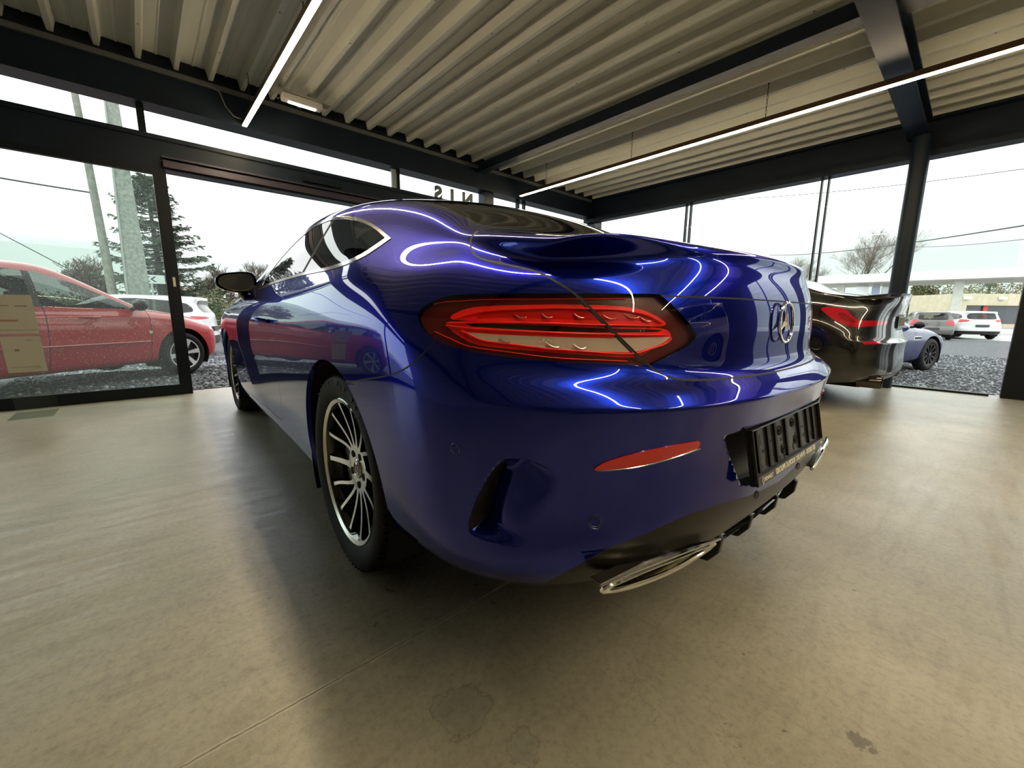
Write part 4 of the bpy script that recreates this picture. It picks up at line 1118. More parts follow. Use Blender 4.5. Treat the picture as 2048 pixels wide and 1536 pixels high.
# ------------------------------------------------------------------ strip lights on chains
led_em = mat('led_diffuser', (1,1,1), .5, emit=(1., .81, .53), estr=78.)
led_al = mat('led_profile', (.075,.045,.022), .35, .6)
def chain(parent, x, y, z0, z1):
    m = MB(); n = max(2, int((z1-z0)/.030)); 
    for i in range(n):
        z = z0+(i+.5)*(z1-z0)/n; h = (z1-z0)/n*.62; pts = []
        for j in range(10):
            a = 2*PI*j/10; u = .0065*math.cos(a); pts.append((x+(u if i % 2 else 0), y+(0 if i % 2 else u), z+h*math.sin(a)))
        m.tube(pts, .0019, 5, closed=True)
    m.tube([(x, y, z1), (x, y, z1+.012)], .006, 6)
    return m.build('hanging_chain', mat('chain_steel', (.05,.05,.045), .35, .9), parent, smooth=True, sharp=80)
def strip_light(y, x0, x1, chains, label, z=2.72):
    r = empty('strip_light', ((x0+x1)/2, y, z), 0, label, 'light', 'strip lights hung from the ceiling'); c = (x0+x1)/2
    m = MB(); h = (x1-x0)/2
    m.box(-h, h, -.022, .022, .004, .042); m.box(-h, h, -.022, -.019, -.004, .004); m.box(-h, h, .019, .022, -.004, .004); m.box(-h-.002, -h, -.022, .022, -.006, .042); m.box(h, h+.002, -.022, .022, -.006, .042)
    m.build('housing', led_al, r)
    d = MB(); d.box(-h+.002, h-.002, -.0188, .0188, -.012, .003); d.build('diffuser', led_em, r)
    for x in chains: chain(r, x-c, 0, .042, ZC-z)
    return r
strip_light(.31, -5.6, 3.96, (3.62, 1.90, -.5, -3.2), 'warm strip light hung on chains above the left side of the blue coupe')
strip_light(-3.46, -5.6, 3.86, (3.30, 1.84, .345, -1.9), 'long warm strip light hung on chains running over the right side to the black car')
strip_light(-1.3, -6.5, -2.0, (-2.6, -4.2, -5.9), 'warm strip light added behind the viewer to brighten the near floor, unseen but for a streak in the blue paint')  # added lamp out of view, brightens the floor in the foreground
# supply cable at the end of the left strip
m = MB(); m.tube([(3.955,.62,2.99),(3.955,.55,2.99),(3.95,.50,2.96),(3.945,.46,2.84),(3.94,.40,2.77),(3.93,.325,2.76)], .006, 8)
tag(m.build('power_cable', mat('grey_cable', (.22,.22,.20), .5), smooth=True), 'thin grey cable dropping from the beam to the end of the left strip light', 'cable')
def emergency():
    r = empty('emergency_light', (3.62, -.16, 2.985), math.radians(0), 'white emergency light fixture fixed under the ceiling beside the left strip light', 'light')
    m = MB(); m.box(-.055, .055, -.27, .27, .012, .03); m.build('mounting_plate', mat('zinc_plate', (.42,.40,.33), .4, .4), r)
    b = MB(); b.box(-.05, .05, -.19, .19, -.052, .012); b.build('body', mat('fixture_white', (.62,.62,.56), .4), r, bevel=.012)
    d = MB(); d.box(-.022, .022, -.13, .13, -.060, -.05); d.build('lamp_tube', mat('tube_glow', (1,1,1), .4, emit=(1,.93,.75), estr=5.), r, bevel=.003)
    w_ = MB(); w_.tube([(.04,.19,-.02),(.05,.215,-.035),(.03,.235,-.02),(.0,.26,.02)], .003, 6); w_.build('lead', mat('lead_white', (.5,.5,.45), .5), r, smooth=True)
emergency()
# lettering stuck on the clerestory glass, seen from behind
lt = mat('letter_vinyl', (.26,.27,.26), .6)
r = empty('window_lettering', (XW+.05, -2.1, 2.545), 0, 'grey reversed letters stuck on the high glass above the blue car roof', 'lettering')
for ch, y in (('S', -2.10), ('I', -2.34), ('N', -2.62)):
    text_mesh(ch, .26, 'letter', lt, r, frame4((0, y+2.1, 0), (0,1,0), (0,0,1)), .002, .016)
# ------------------------------------------------------------------ outside ground and street
grav = noise_mat('dark_gravel', [(.28,(.028,.031,.036)),(.5,(.085,.092,.10)),(.72,(.22,.235,.25))], scale=38, detail=8, rough=.75, bump=1., bscale=42, bdist=.03, coords='Object')
asph = noise_mat('wet_paving', [(.3,(.32,.33,.32)),(.7,(.42,.43,.41))], scale=.8, rough=.4)
grass_m = noise_mat('grass_green', [(.3,(.10,.16,.03)),(.7,(.22,.28,.08))], scale=6, rough=.9, bump=.6, bscale=40, bdist=.05)
def plane(name, x0, x1, y0, y1, z, m_, th=.2):
    m = MB(); m.box(x0, x1, y0, y1, z-th, z); return struct(m.build(name, m_))
GR = -.05
def left_yard():
    m = MB(); xs = [(XW+.12, GR), (6.9, GR), (9.4, G0), (26, G0)]
    vs = [(x, y, z) for x, z in xs for y in (-3.2, 18)]; vs += [(x, y, -.6) for x, z in xs for y in (-3.2, 18)]
    fs = []
    for i in range(3): fs += [(2*i, 2*i+2, 2*i+3, 2*i+1), (8+2*i, 8+2*i+1, 8+2*i+3, 8+2*i+2), (2*i, 8+2*i, 8+2*i+2, 2*i+2), (2*i+1, 2*i+3, 8+2*i+3, 8+2*i+1)]
    fs += [(0,1,9,8),(6,14,15,7)]
    m.add(vs, fs); struct(m.build('gravel_yard', grav))
left_yard()
plane('gravel_yard', XW+.12, 26, -30.5, -3.2, G0, grav); plane('gravel_yard', -16, XW+.12, -30.5, YR-.12, G0, grav)
plane('street_pavement', 26, 90, -60, 40, G0-.01, asph); plane('street_pavement', -40, 26, -85, -30.5, G0-.01, asph)
plane('grass_verge', 33, 40, -30, 24, G0+.03, grass_m)
tape = MB()
for k in range(12): tape.box(XW+.125, XW+.165, 1.2-k*.16, 1.36-k*.16, -.06, -.05, k % 2)
tape.build('wet_edge_strip', [mat('edge_red', (.35,.05,.05), .5), mat('edge_white', (.55,.55,.52), .5)])['kind'] = 'structure'
# chippings lying on the yard close to the two glass walls
def pebbles():
    shapes = []
    m = MB(); rr = random.Random(3)
    def stone(x, y, s):
        g_ = (GR if x < 6.9 else GR+(G0-GR)*min(1, (x-6.9)/2.5)) if y > -3 else G0
        a = rr.random()*6.3; h = s*rr.uniform(.5,.9); vs = []
        for j in range(5): vs.append((x+s*math.cos(a+j*1.257)*rr.uniform(.7,1.2), y+s*math.sin(a+j*1.257)*rr.uniform(.7,1.2), g_-.002))
        for j in range(5): vs.append((x+.55*s*math.cos(a+j*1.257), y+.55*s*math.sin(a+j*1.257), g_-.002+h))
        m.add(vs, [(5,6,7,8,9)]+[(j, (j+1) % 5, 5+(j+1) % 5, 5+j) for j in range(5)], rr.choice((0,0,0,1,1,2)))
    for _ in range(12000): stone(rr.uniform(XW+.15, 12), rr.uniform(-1.6, 2.6), rr.uniform(.012,.028))
    for _ in range(16000): stone(rr.uniform(-3.2, .1), rr.uniform(-17, YR-.4), rr.uniform(.012,.028))
    o = m.build('gravel_chippings', [mat('stone_dark', (.035,.038,.043), .6), mat('stone_mid', (.11,.12,.13), .6), mat('stone_light', (.36,.38,.39), .6)])
    tag(o, 'loose dark grey gravel chippings spread outside the glass walls', 'gravel', kind='stuff')
pebbles()

# ------------------------------------------------------------------ trees, poles, fence
bark = noise_mat('bark_brown', [(.3,(.05,.042,.032)),(.7,(.12,.10,.08))], scale=12, rough=.9)
twig = mat('twig_brown', (.13,.11,.085), .9)
def bare_tree(name, x, y, h, label, spread=1., seed=1, twigs=3, group=None, m_=None):
    rr = random.Random(seed); r = empty(name, (x, y, -.02), 0, label, 'tree', group); tr = MB(); tw = MB()
    def grow(p, d, L_, rad, lv):
        n = 3; pts = [p]; rads = [rad]
        for i in range(n):
            d = (d+Vector((rr.uniform(-.22,.22), rr.uniform(-.22,.22), rr.uniform(-.02,.12)))).normalized()
            p = p+d*L_/n; pts.append(p.copy()); rads.append(rad*(1-.45*(i+1)/n))
            if lv > 0 and i > 0 or (lv > 0 and rad > .1 and i == 0 and False):
                for _ in range(2):
                    a = Vector((rr.uniform(-1,1)*spread, rr.uniform(-1,1)*spread, rr.uniform(-.1,.75))).normalized()
                    grow(p.copy(), (d*.65+a*.8).normalized(), L_*rr.uniform(.55,.8), rads[-1]*.55, lv-1)
        (tr if lv >= twigs else tw).tube(pts, [max(.008, q) for q in rads], 5 if lv >= twigs else 3, cap=False)
        if lv > 0: grow(p.copy(), d, L_*.72, rads[-1], lv-1)
    grow(Vector((0,0,0)), Vector((0,0,1)), h*.32, h*.022, 5)
    tr.build('trunk', m_ or bark, r, smooth=True, sharp=80); tw.build('twigs', m_ or twig, r)
    return r
def conifer(x, y, h, rad, label, seed=2):
    rr = random.Random(seed); r = empty('fir_tree', (x, y, -.02), 0, label, 'tree'); t = MB(); n = MB()
    t.tube([(0,0,0),(.05,0,h*.5),(0,.05,h)], [.16,.09,.02], 8)
    for i in range(150):
        z = h*(.16+.83*(i/150)**.9); L_ = rad*(1-(z/h))**.75*rr.uniform(.6,1.12)+.12; a = rr.random()*6.283
        dx, dy = math.cos(a), math.sin(a); droop = -.22 if z < h*.75 else .15
        pts = [(0,0,z)]+[(dx*L_*k, dy*L_*k, z+droop*L_*k+.30*L_*k*k) for k in (.33,.66,1.)]
        t.tube(pts, [.022,.016,.010,.004], 3, cap=False)
        for k in np.linspace(.12, 1, int(8+L_*9)):
            for s_ in (-1, 1):
                c = np.array([dx*L_*k, dy*L_*k, z+droop*L_*k+.30*L_*k*k]); w_ = .40*(1.15-k)*rr.uniform(.6,1.2)
                e = c+np.array([-dy*s_*w_+dx*w_*.5, dx*s_*w_+dy*w_*.5, rr.uniform(-.14,.06)]); tdir = (e-c)/np.linalg.norm(e-c)
                up_ = np.array([rr.uniform(-.3,.3), rr.uniform(-.3,.3), 1.]); sd = np.cross(tdir, up_); sd /= np.linalg.norm(sd)
                for q in range(5):
                    b = c+(e-c)*(q+.5)/5; ln = .075*rr.uniform(.7,1.3)
                    for ss in (-1, 1):
                        tip = b+sd*ss*ln+tdir*ln*.7+np.array([0,0,rr.uniform(-.03,.03)])
                        n.add([b-tdir*.014, b+tdir*.014, tip, b+np.array([0,0,.012])], [(0,1,2),(1,3,2),(3,0,2)])
    t.build('trunk', bark, r, smooth=True, sharp=80)
    n.build('needles', noise_mat('fir_needles', [(.3,(.035,.055,.035)),(.7,(.09,.125,.075))], scale=3, rough=.8), r)
    return r
def atg(px, d): return at(px, d, G0)[:2]
x, y = atg(337, 15.5); conifer(x, y, 5.6, 2.45, 'tall dark fir tree standing outside behind the open doorway')
x, y = atg(200, 17); bare_tree('shrub_tree', x, y, 3.0, 'small bare tree left of the thick concrete pole outside', seed=5, twigs=4)
x, y = atg(448, 19); bare_tree('shrub_tree', x, y, 3.0, 'bare leafless tree behind the mesh fence beyond the open doorway', seed=8, twigs=4)
x, y = atg(520, 25); bare_tree('shrub_tree', x, y, 4.0, 'bare brownish tree seen just left of the door mirror of the blue coupe', seed=11, twigs=4)
x, y = atg(1708, 66); bare_tree('bare_tree', x, y, 16.5, 'big leafless tree above the petrol station canopy', seed=21, spread=1.25, twigs=3)
x, y = atg(1592, 72); bare_tree('bare_tree', x, y, 12.2, 'smaller leafless tree peeking above the boot of the blue coupe', seed=23, spread=1.2, twigs=3)
# lattice concrete utility pole and thin wooden one
conc = noise_mat('pole_concrete', [(.3,(.17,.19,.165)),(.7,(.30,.33,.29))], scale=14, rough=.85, bump=.5, bscale=60)
m = MB(); k = 10; zt = 11.
def quad_pole(x, y, w0, w1, z1):
    m = MB(); m.add([(x-w0,y-w0,G0),(x+w0,y-w0,G0),(x+w0,y+w0,G0),(x-w0,y+w0,G0),(x-w1,y-w1,z1),(x+w1,y-w1,z1),(x+w1,y+w1,z1),(x-w1,y+w1,z1)], [(3,2,1,0),(4,5,6,7),(0,1,5,4),(1,2,6,5),(2,3,7,6),(3,0,4,7)])
    return m
p = empty('utility_pole', (0,0,0), 0, 'thick weathered concrete utility pole outside the left glazing', 'pole')
quad_pole(14., 1.27, .29, .05, 9.5).build('shaft', conc, p)
s = MB(); s.tube([(13.70,1.52,G0),(13.80,1.42,4.5),(13.93,1.33,9)], .022, 6); s.build('downpipe', mat('steel_conduit', (.30,.32,.30), .5), p)
m = MB(); m.tube([(14,1.74,G0),(14,1.82,3),(14,1.95,7.4)], [.11,.085,.06], 10)
p = m.build('utility_pole', noise_mat('pole_wood', [(.3,(.16,.17,.14)),(.7,(.26,.27,.23))], scale=9, rough=.9), smooth=True); tag(p, 'thin wooden utility pole left of the thick concrete one', 'pole')
sx_, sy_, _ = at(318, 13., 0)
p = empty('street_sign', (sx_, sy_, 0), 0, 'small dark chevron arrows on a pale road sign beside the fir tree outside', 'sign')
m = MB(); m.tube([(.02,.0,G0),(.02,.0,1.9)], .03, 8); m.build('post', mat('galv_post', (.35,.36,.36), .4, .6), p)
m = MB(); m.box(-.012, .012, -.33, .36, 1.66, 1.92); bd = m.build('board', mat('sign_pale', (.62,.68,.66), .5), p)
for k in range(3):
    y0 = .30-k*.14; m = MB()
    m.add([(-.016,y0,1.79),(-.016,y0-.10,1.87),(-.016,y0-.15,1.87),(-.016,y0-.05,1.79),(-.016,y0-.15,1.71),(-.016,y0-.10,1.71)], [(0,1,2,3),(0,3,4,5)])
    m.build('chevron', mat('sign_black', (.02,.025,.03), .5), bd)
def wire(name, a, b, sag, label, r=.02, n=16):
    a, b = np.array(a, float), np.array(b, float); pts = []
    for i in range(n+1):
        t = i/n; q = a+(b-a)*t; q[2] -= sag*4*t*(1-t); pts.append(q)
    m = MB(); m.tube(pts, r, 4); tag(m.build(name, mat('wire_black', (.03,.03,.03), .6)), label, 'cable')
wire('overhead_wire', (14,6.2,4.0), (14,1.9,3.75), .05, 'overhead wire crossing the left glazing below the transom')
wire('overhead_wire', (12.5,4.4,3.2), (10.6,2.15,1.55), .0, 'stay wire slanting down behind the red car roof', r=.009)
wire('overhead_wire', at(1180,42,12.5), at(2200,20,8.6), .9, 'highest overhead wire behind the glazed right wall')
wire('overhead_wire', at(1540,60,9.6), at(2250,16,5.1), .5, 'lower thick overhead wire over the petrol station canopy', r=.034)
wire('overhead_wire', at(1800,40,7.6), at(2250,18,4.9), .3, 'thin overhead wire nearly touching the lower thick one', r=.018)
# mesh fence and timber rail
def fence():
    fx_, fy_, _ = at(445, 18., 0)
    r = empty('mesh_fence', (fx_, fy_, G0), 0, 'dark wire mesh fence with posts beyond the open doorway', 'fence')
    m = MB()
    for k in range(60): y = 2.9-k*.11; m.box(-.004, .004, y-.004, y+.004, 0, 1.25)
    for z in (.05,.25,.45,.65,.85,1.05,1.22): m.box(-.006, .006, -3.6, 2.9, z-.005, z+.005)
    m.build('wire_mesh', mat('fence_wire', (.05,.06,.06), .5), r)
    for y in (2.6, .4, -1.7, -3.5): MB().box(-.03, .03, y-.03, y+.03, 0, 1.35).build('post', mat('fence_post', (.05,.055,.055), .5), r)
fence()
m = MB(); m.box(31,31.08,-9,10,.32,.50)
for y in range(-9, 11, 2): m.box(31.05,31.17,y-.07,y+.07,G0,.55)
tag(m.build('timber_rail', mat('rail_wood', (.16,.13,.085), .8)), 'low brown timber guard rail behind the mesh fence', 'fence')
# hedge and scrub behind the fence
def leafmass(name, x0, x1, y0, y1, h, n, mats, label, seed=0, z0=0., cat='hedge', size=.10):
    rr = random.Random(seed); m = MB()
    for _ in range(n):
        x, y = rr.uniform(x0, x1), rr.uniform(y0, y1); z = z0+(h-z0)*rr.random()**.8; z *= (.82+.18*math.sin(y*1.7+x))
        d = Vector((rr.uniform(-1,1), rr.uniform(-1,1), rr.uniform(-.6,1))).normalized()*size*rr.uniform(.6,1.5); e = d.orthogonal().normalized()*size*.35
        m.add([(x,y,z), (x+d.x*.5+e.x, y+d.y*.5+e.y, z+d.z*.5+e.z), (x+d.x, y+d.y, z+d.z), (x+d.x*.5-e.x, y+d.y*.5-e.y, z+d.z*.5-e.z)], [(0,1,2,3)], rr.randrange(len(mats)))
    return tag(m.build(name, mats), label, cat)
hm = [mat('scrub_brown', (.15,.13,.08), .9), mat('scrub_green', (.11,.14,.055), .9), mat('scrub_pale', (.30,.28,.20), .9)]
leafmass('scrub_hedge', 32.5, 36, -12, 6, 2.0, 9000, hm, 'brown and green winter scrub along the far side beyond the fence', 1, size=.2)
bx_, by_, _ = at(424, 15.2, 0)
leafmass('bush', bx_-.6, bx_+.6, by_-.5, by_+.5, 2.0, 1400, [mat('bush_dark', (.06,.09,.045), .9), hm[1]], 'dark green bush between the fir tree and the bare trees', 2, z0=G0)
def leafbelt(name, pxa, pxb, d, h, n, mats, label, seed, depth=3., size=.25):
    rr = random.Random(seed); m = MB()
    for _ in range(n):
        x, y, _z = at(rr.uniform(pxa, pxb), d+rr.random()*depth, 0); z = G0+(h-G0)*rr.random()**.8*(.85+.15*math.sin(x*1.3+y))
        dv = Vector((rr.uniform(-1,1), rr.uniform(-1,1), rr.uniform(-.6,1))).normalized()*size*rr.uniform(.6,1.5); e = dv.orthogonal().normalized()*size*.35
        m.add([(x,y,z), (x+dv.x*.5+e.x, y+dv.y*.5+e.y, z+dv.z*.5+e.z), (x+dv.x, y+dv.y, z+dv.z), (x+dv.x*.5-e.x, y+dv.y*.5-e.y, z+dv.z*.5-e.z)], [(0,1,2,3)], rr.randrange(len(mats)))
    return tag(m.build(name, mats), label, 'hedge')
hms = [mat('hedge_ochre', (.20,.17,.08), .9), mat('hedge_olive', (.13,.14,.06), .9), mat('hedge_dark', (.06,.07,.035), .9)]
leafbelt('tall_hedge', 1812, 1866, 56, 5.8, 7000, hms, 'ochre and olive hedge under the canopy right of the round column', 3)
leafbelt('tall_hedge', 1660, 1800, 62, 4.2, 6000, hms, 'brown hedge behind the black car spoiler under the canopy', 4)
leafbelt('tall_hedge', 1872, 2060, 70, 7.2, 9000, hms, 'brown woodland strip rising above the beige station shop', 5, depth=5.)
# house roofs far behind the fence
def house(x, y, w_, d_, h, rh, wm, rm, label, rz=0):
    r = empty('house', (x, y, 0), rz, label, 'house'); MB().box(-d_, d_, -w_, w_, 0, h).build('walls', wm, r)
    m = MB(); e = .3
    m.add([(-d_-e,-w_-e,h),(d_+e,-w_-e,h),(0,-w_-e,h+rh),(-d_-e,w_+e,h),(d_+e,w_+e,h),(0,w_+e,h+rh)], [(0,2,5,3),(2,1,4,5),(0,1,2),(3,5,4),(0,3,4,1)]); m.build('roof', rm, r)
    for k in (-.5, .5): MB().box(-d_-.03, -d_, w_*k-.5, w_*k+.5, h*.35, h*.8).build('window', mat('house_window', (.10,.12,.13), .2), r)
    return r
hx_, hy_, _ = at(440, 52, 0)
house(hx_, hy_, 4.2, 4, 1.9, 1.6, mat('house_wall', (.62,.62,.58), .8), mat('roof_brown', (.20,.13,.11), .8), 'low house with a brown roof beyond the bare trees')
hx_, hy_, _ = at(485, 40, 0)
house(hx_, hy_, 1.6, 2, 2.0, .55, mat('shed_wall', (.55,.55,.53), .8), mat('roof_snow', (.75,.76,.76), .7), 'small pale roofed shed in front of the brown roofed house')
# hill with mist put into its pale colour and its fade by height
def hill():
    m = MB(); vs = []; n = 40
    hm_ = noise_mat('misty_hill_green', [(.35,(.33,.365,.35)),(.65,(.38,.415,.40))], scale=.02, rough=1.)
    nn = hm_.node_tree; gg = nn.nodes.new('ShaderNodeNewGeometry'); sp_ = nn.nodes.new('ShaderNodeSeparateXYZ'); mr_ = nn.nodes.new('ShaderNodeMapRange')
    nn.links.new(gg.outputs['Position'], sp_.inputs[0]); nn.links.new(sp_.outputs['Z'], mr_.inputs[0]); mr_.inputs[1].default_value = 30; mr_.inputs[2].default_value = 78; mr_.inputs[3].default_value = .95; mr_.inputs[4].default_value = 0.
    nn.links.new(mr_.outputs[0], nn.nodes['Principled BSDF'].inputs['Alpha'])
    for i in range(n+1):
        t = i/n; ang = math.radians(-125+150*t); x, y = 260*math.cos(ang), 260*math.sin(ang); hh = (70+14*math.sin(t*7+.8)+7*math.sin(t*17))*(1 if t < .6 else max(.45, 1-(t-.6)*3))
        vs += [(x, y, -2), (x*1.05, y*1.05, hh*.75), (x*1.25, y*1.25, hh)]
    fs = []
    for i in range(n):
        for j in range(2): fs.append((3*i+j, 3*i+3+j, 3*i+4+j, 3*i+1+j))
    m.add(vs, fs); struct(m.build('distant_hill', hm_, smooth=True))
hill()

# ------------------------------------------------------------------ petrol station across the road
def station():
    wht = mat('canopy_white', (.85,.86,.86), .5); cem = noise_mat('canopy_concrete', [(.3,(.48,.49,.44)),(.7,(.60,.60,.55))], scale=3, rough=.8)
    A = np.array(at(2040, 26.8, 0)[:2]); B_ = np.array(at(1622, 34.5, 0)[:2]); u = (B_-A)/np.linalg.norm(B_-A); v = np.array([-u[1], u[0]])
    toC = np.array(CAMLOC[:2])-A
    if v@toC > 0: v = -v                                     # v points away from the camera
    hd = math.atan2(u[1], u[0])
    O = A-u*6; Ln = np.linalg.norm(B_-A)+6
    r = empty('station_canopy', (O[0], O[1], 0), hd, 'long white petrol station canopy on pale pillars across the forecourt', 'canopy'); s_ = 1 if (np.array([-math.sin(hd), math.cos(hd)])@v) > 0 else -1
    def lb(m, x0, x1, a, b, z0, z1): m.box(x0, x1, min(a*s_, b*s_), max(a*s_, b*s_), z0, z1)
    m = MB(); lb(m, 0, Ln, 0, 6, 3.50, 4.10); m.build('roof', wht, r)
    m = MB(); lb(m, .1, Ln-.1, .1, 5.9, 3.44, 3.50); m.build('soffit', mat('soffit_grey', (.40,.39,.34), .7), r)
    for px, dd in ((1900, 30.5), (1672, 34.5)):
        X = np.array(at(px, dd, 0)[:2])-O; lx = X@u; ly = abs(X@v); m = MB(); lb(m, lx-.25, lx+.25, 1.0, 1.5, G0, 3.46); m.build('pillar', cem, r)
    # the shop faces the camera beyond the forecourt
    beige = noise_mat('shop_beige', [(.3,(.46,.41,.29)),(.7,(.55,.50,.37))], scale=2, rough=.8)
    P0 = np.array(at(1912, 47, 0)[:2]); P1 = np.array(at(2075, 47, 0)[:2]); uu = (P1-P0); Lg = np.linalg.norm(uu); h2 = math.atan2(uu[1], uu[0])
    q = empty('station_shop', (P0[0], P0[1], 0), h2, 'low beige petrol station shop with a dark window band under the canopy', 'building')
    sg = 1 if (np.array([-math.sin(h2), math.cos(h2)])@(P0-np.array(CAMLOC[:2]))) > 0 else -1
    def sb(m, x0, x1, a, b, z0, z1): m.box(x0, x1, min(a*sg, b*sg), max(a*sg, b*sg), z0, z1)
    m = MB(); sb(m, 0, Lg, 0, 6, 2.25, 3.55); sb(m, 0, .8, 0, 6, G0, 2.25); sb(m, .8, Lg, .6, 6, G0, 2.25); m.build('walls', beige, q)
    m = MB(); sb(m, .8, Lg, .55, .6, .2, 2.2); m.build('window_band', mat('shop_dark_glass', (.06,.065,.075), .15), q)
    m = MB(); sb(m, 3.2, 3.7, .4, .5, .3, 2.2); m.build('advert_panel', mat('shop_red', (.5,.06,.06), .5), q)
    for x in (.2, 4.2): m = MB(); sb(m, x, x+.7, -.3, -.05, 2.9, 3.2); m.build('wall_lamp', mat('lamp_white', (.8,.8,.78), .5), q)
    for k, (px, w_) in enumerate(((1713, .95), (1740, .6), (1764, 1.0))):
        X = at(px, 33.2, 0); s2 = empty('hanging_board', (X[0], X[1], 0), math.radians(CAM_YAW+90), ('leftmost white board hanging under the canopy above the black car', 'middle bluish board hanging under the canopy above the black car', 'rightmost white board hanging under the canopy by the round column')[k], 'sign', 'boards under the canopy')
        MB().box(-w_*.5, w_*.5, -.04, .04, 2.55, 3.2).build('board', mat(('board_white', 'board_blue', 'board_white')[k], ((.8,.82,.85),(.38,.45,.62),(.8,.82,.85))[k], .5), s2)
        MB().box(-w_*.45, w_*.45, -.02, .02, 3.2, 3.44).build('hanger', mat('hanger_grey', (.4,.4,.4), .6), s2)
    X = at(1893, 27.5, 0); pmp = empty('fuel_pump', (X[0], X[1], G0), math.radians(CAM_YAW), 'small pale fuel pump beside the canopy pillar behind the grey hatchback', 'fuel pump')
    MB().box(-.3, .3, -.28, .28, 0, 1.5).build('body', mat('pump_grey', (.42,.44,.42), .5), pmp); MB().box(-.31, -.3, -.2, .2, 1.0, 1.35).build('display', mat('pump_dark', (.08,.08,.08), .3), pmp)
    X = at(2046, 15.5, 0); p_ = quad_pole(X[0], X[1], .20, .13, 8.0).build('concrete_post', noise_mat('post_pale', [(.3,(.40,.42,.38)),(.7,(.55,.57,.52))], scale=10, rough=.8)); tag(p_, 'pale square concrete post outside at the right edge beside the dark door post', 'pole')
    X = at(1965, 75, 0); m = MB(); m.lathe([(0,9.6),(.35,8.6),(.25,8.6),(.6,7.6),(.45,7.6),(.9,6.4),(.2,6.4),(.2,G0),(0,G0)], c=(X[0],X[1],0), axis=2, n=10); tag(m.build('distant_fir', mat('fir_far', (.05,.08,.06), .9)), 'tiny dark fir tree top rising above the white canopy', 'tree')
station()
# ------------------------------------------------------------------ floor display by the left glass leaf
def display():
    r = empty('price_stand', (3.80, 2.035, 0), 0, 'clear acrylic floor stand holding two paper sheets by the left glass leaf', 'sign stand')
    acr = glass_mat('acrylic', (.95,.97,.95), 1.5)
    T = lambda z: (.06-.22*z)
    m = MB()
    m.add([(T(0),-.12,.003),(T(0),.12,.003),(T(1.1),.12,1.1),(T(1.1),-.12,1.1),(T(0)+.004,-.12,.003),(T(0)+.004,.12,.003),(T(1.1)+.004,.12,1.1),(T(1.1)+.004,-.12,1.1)], [(0,1,2,3),(7,6,5,4),(0,4,5,1),(1,5,6,2),(2,6,7,3),(3,7,4,0)])
    m.build('holder', acr, r); m = MB(); m.box(-.27, T(0)+.002, -.12, .12, .003, .007); m.build('foot', acr, r)
    pap = mat('paper_backlit_grey', (.50,.49,.42), .8); ink = mat('ink_grey', (.25,.24,.21), .8); inkr = mat('ink_rust', (.38,.22,.16), .8)  # sheets are backlit; that shade is put into the grey of the paper
    for z0, z1, nm in ((.655,.955,0),(.345,.635,1)):
        p = MB(); p.add([(T(z0)-.004,-.105,z0),(T(z0)-.004,.105,z0),(T(z1)-.004,.105,z1),(T(z1)-.004,-.105,z1),(T(z0)-.003,-.105,z0),(T(z0)-.003,.105,z0),(T(z1)-.003,.105,z1),(T(z1)-.003,-.105,z1)], [(0,1,2,3),(7,6,5,4),(0,4,5,1),(1,5,6,2),(2,6,7,3),(3,7,4,0)])
        s = p.build('paper_sheet', pap, r)
        def bar(y0, y1, a, b, mi=0):
            q = MB(); q.add([(T(a)-.0055,y0,a),(T(a)-.0055,y1,a),(T(b)-.0055,y1,b),(T(b)-.0055,y0,b)], [(0,1,2,3)]); q.build('printed_line', [ink, inkr][mi], s)
        if nm == 0: bar(-.07,-.01,.865,.875); bar(.02,.09,.868,.876); bar(-.01,.09,.75,.766,1); bar(-.10,.10,.682,.686)
        else: bar(.02,.045,.515,.535); bar(-.06,-.02,.60,.606); bar(-.07,.08,.385,.389); bar(-.08,-.04,.375,.378)
display()
# ------------------------------------------------------------------ the other cars
def simple_wheel(parent, x, y, R, side, wid=.2, rot=0., spokes=5, m_=None, rw=None):
    e = empty('wheel', (x, y, R), 0, parent=parent); e.rotation_euler = (0, rot, 0) if side > 0 else (0, rot, PI)
    rw = rw or R*.64; h = wid/2
    m = MB(); m.lathe([(rw-.01, h-.03), (rw+.01, h-.008), (rw+(R-rw)*.55, h), (R-.02, h-.015), (R, h-.045), (R, -h+.045), (R-.02, -h+.015), (rw, -h)], n=48); m.build('tire', rubber, e, smooth=True, sharp=60)
    m = MB(); m.lathe([(rw+.004, h-.012), (rw-.012, h-.02), (rw-.02, h-.07), (.0, h-.08)], n=40); rm = m.build('rim', mat('rim_recess', (.03,.03,.03), .5), e, smooth=True, sharp=40)
    s = MB()
    for k in range(spokes):
        a = 2*PI*k/spokes; er = np.array([math.sin(a), 0, math.cos(a)]); et = np.array([math.cos(a), 0, -math.sin(a)]); wd = .5*PI*rw/spokes*(.62 if spokes < 8 else .5)
        q = [er*.03-et*wd*.35, er*.03+et*wd*.35, er*(rw-.004)+et*wd, er*(rw-.004)-et*wd]
        s.add([tuple(p_+np.array([0,h-.012-.012*(i < 2),0])) for i, p_ in enumerate(q)]+[tuple(p_+np.array([0,h-.05,0])) for p_ in q], [(0,1,2,3),(7,6,5,4),(0,4,5,1),(1,5,6,2),(2,6,7,3),(3,7,4,0)])
    s.build('spokes', m_ or mat('wheel_silver', (.55,.56,.57), .3, .8), e)
    m = MB(); m.lathe([(.045,h-.03),(.045,h-.014),(.0,h-.010)], n=20); m.lathe([(rw+.003,h-.011),(rw-.012,h-.013),(rw-.012,h-.03)], n=40); m.build('hub', m_ or MATS['wheel_silver'], e, smooth=True, sharp=40)
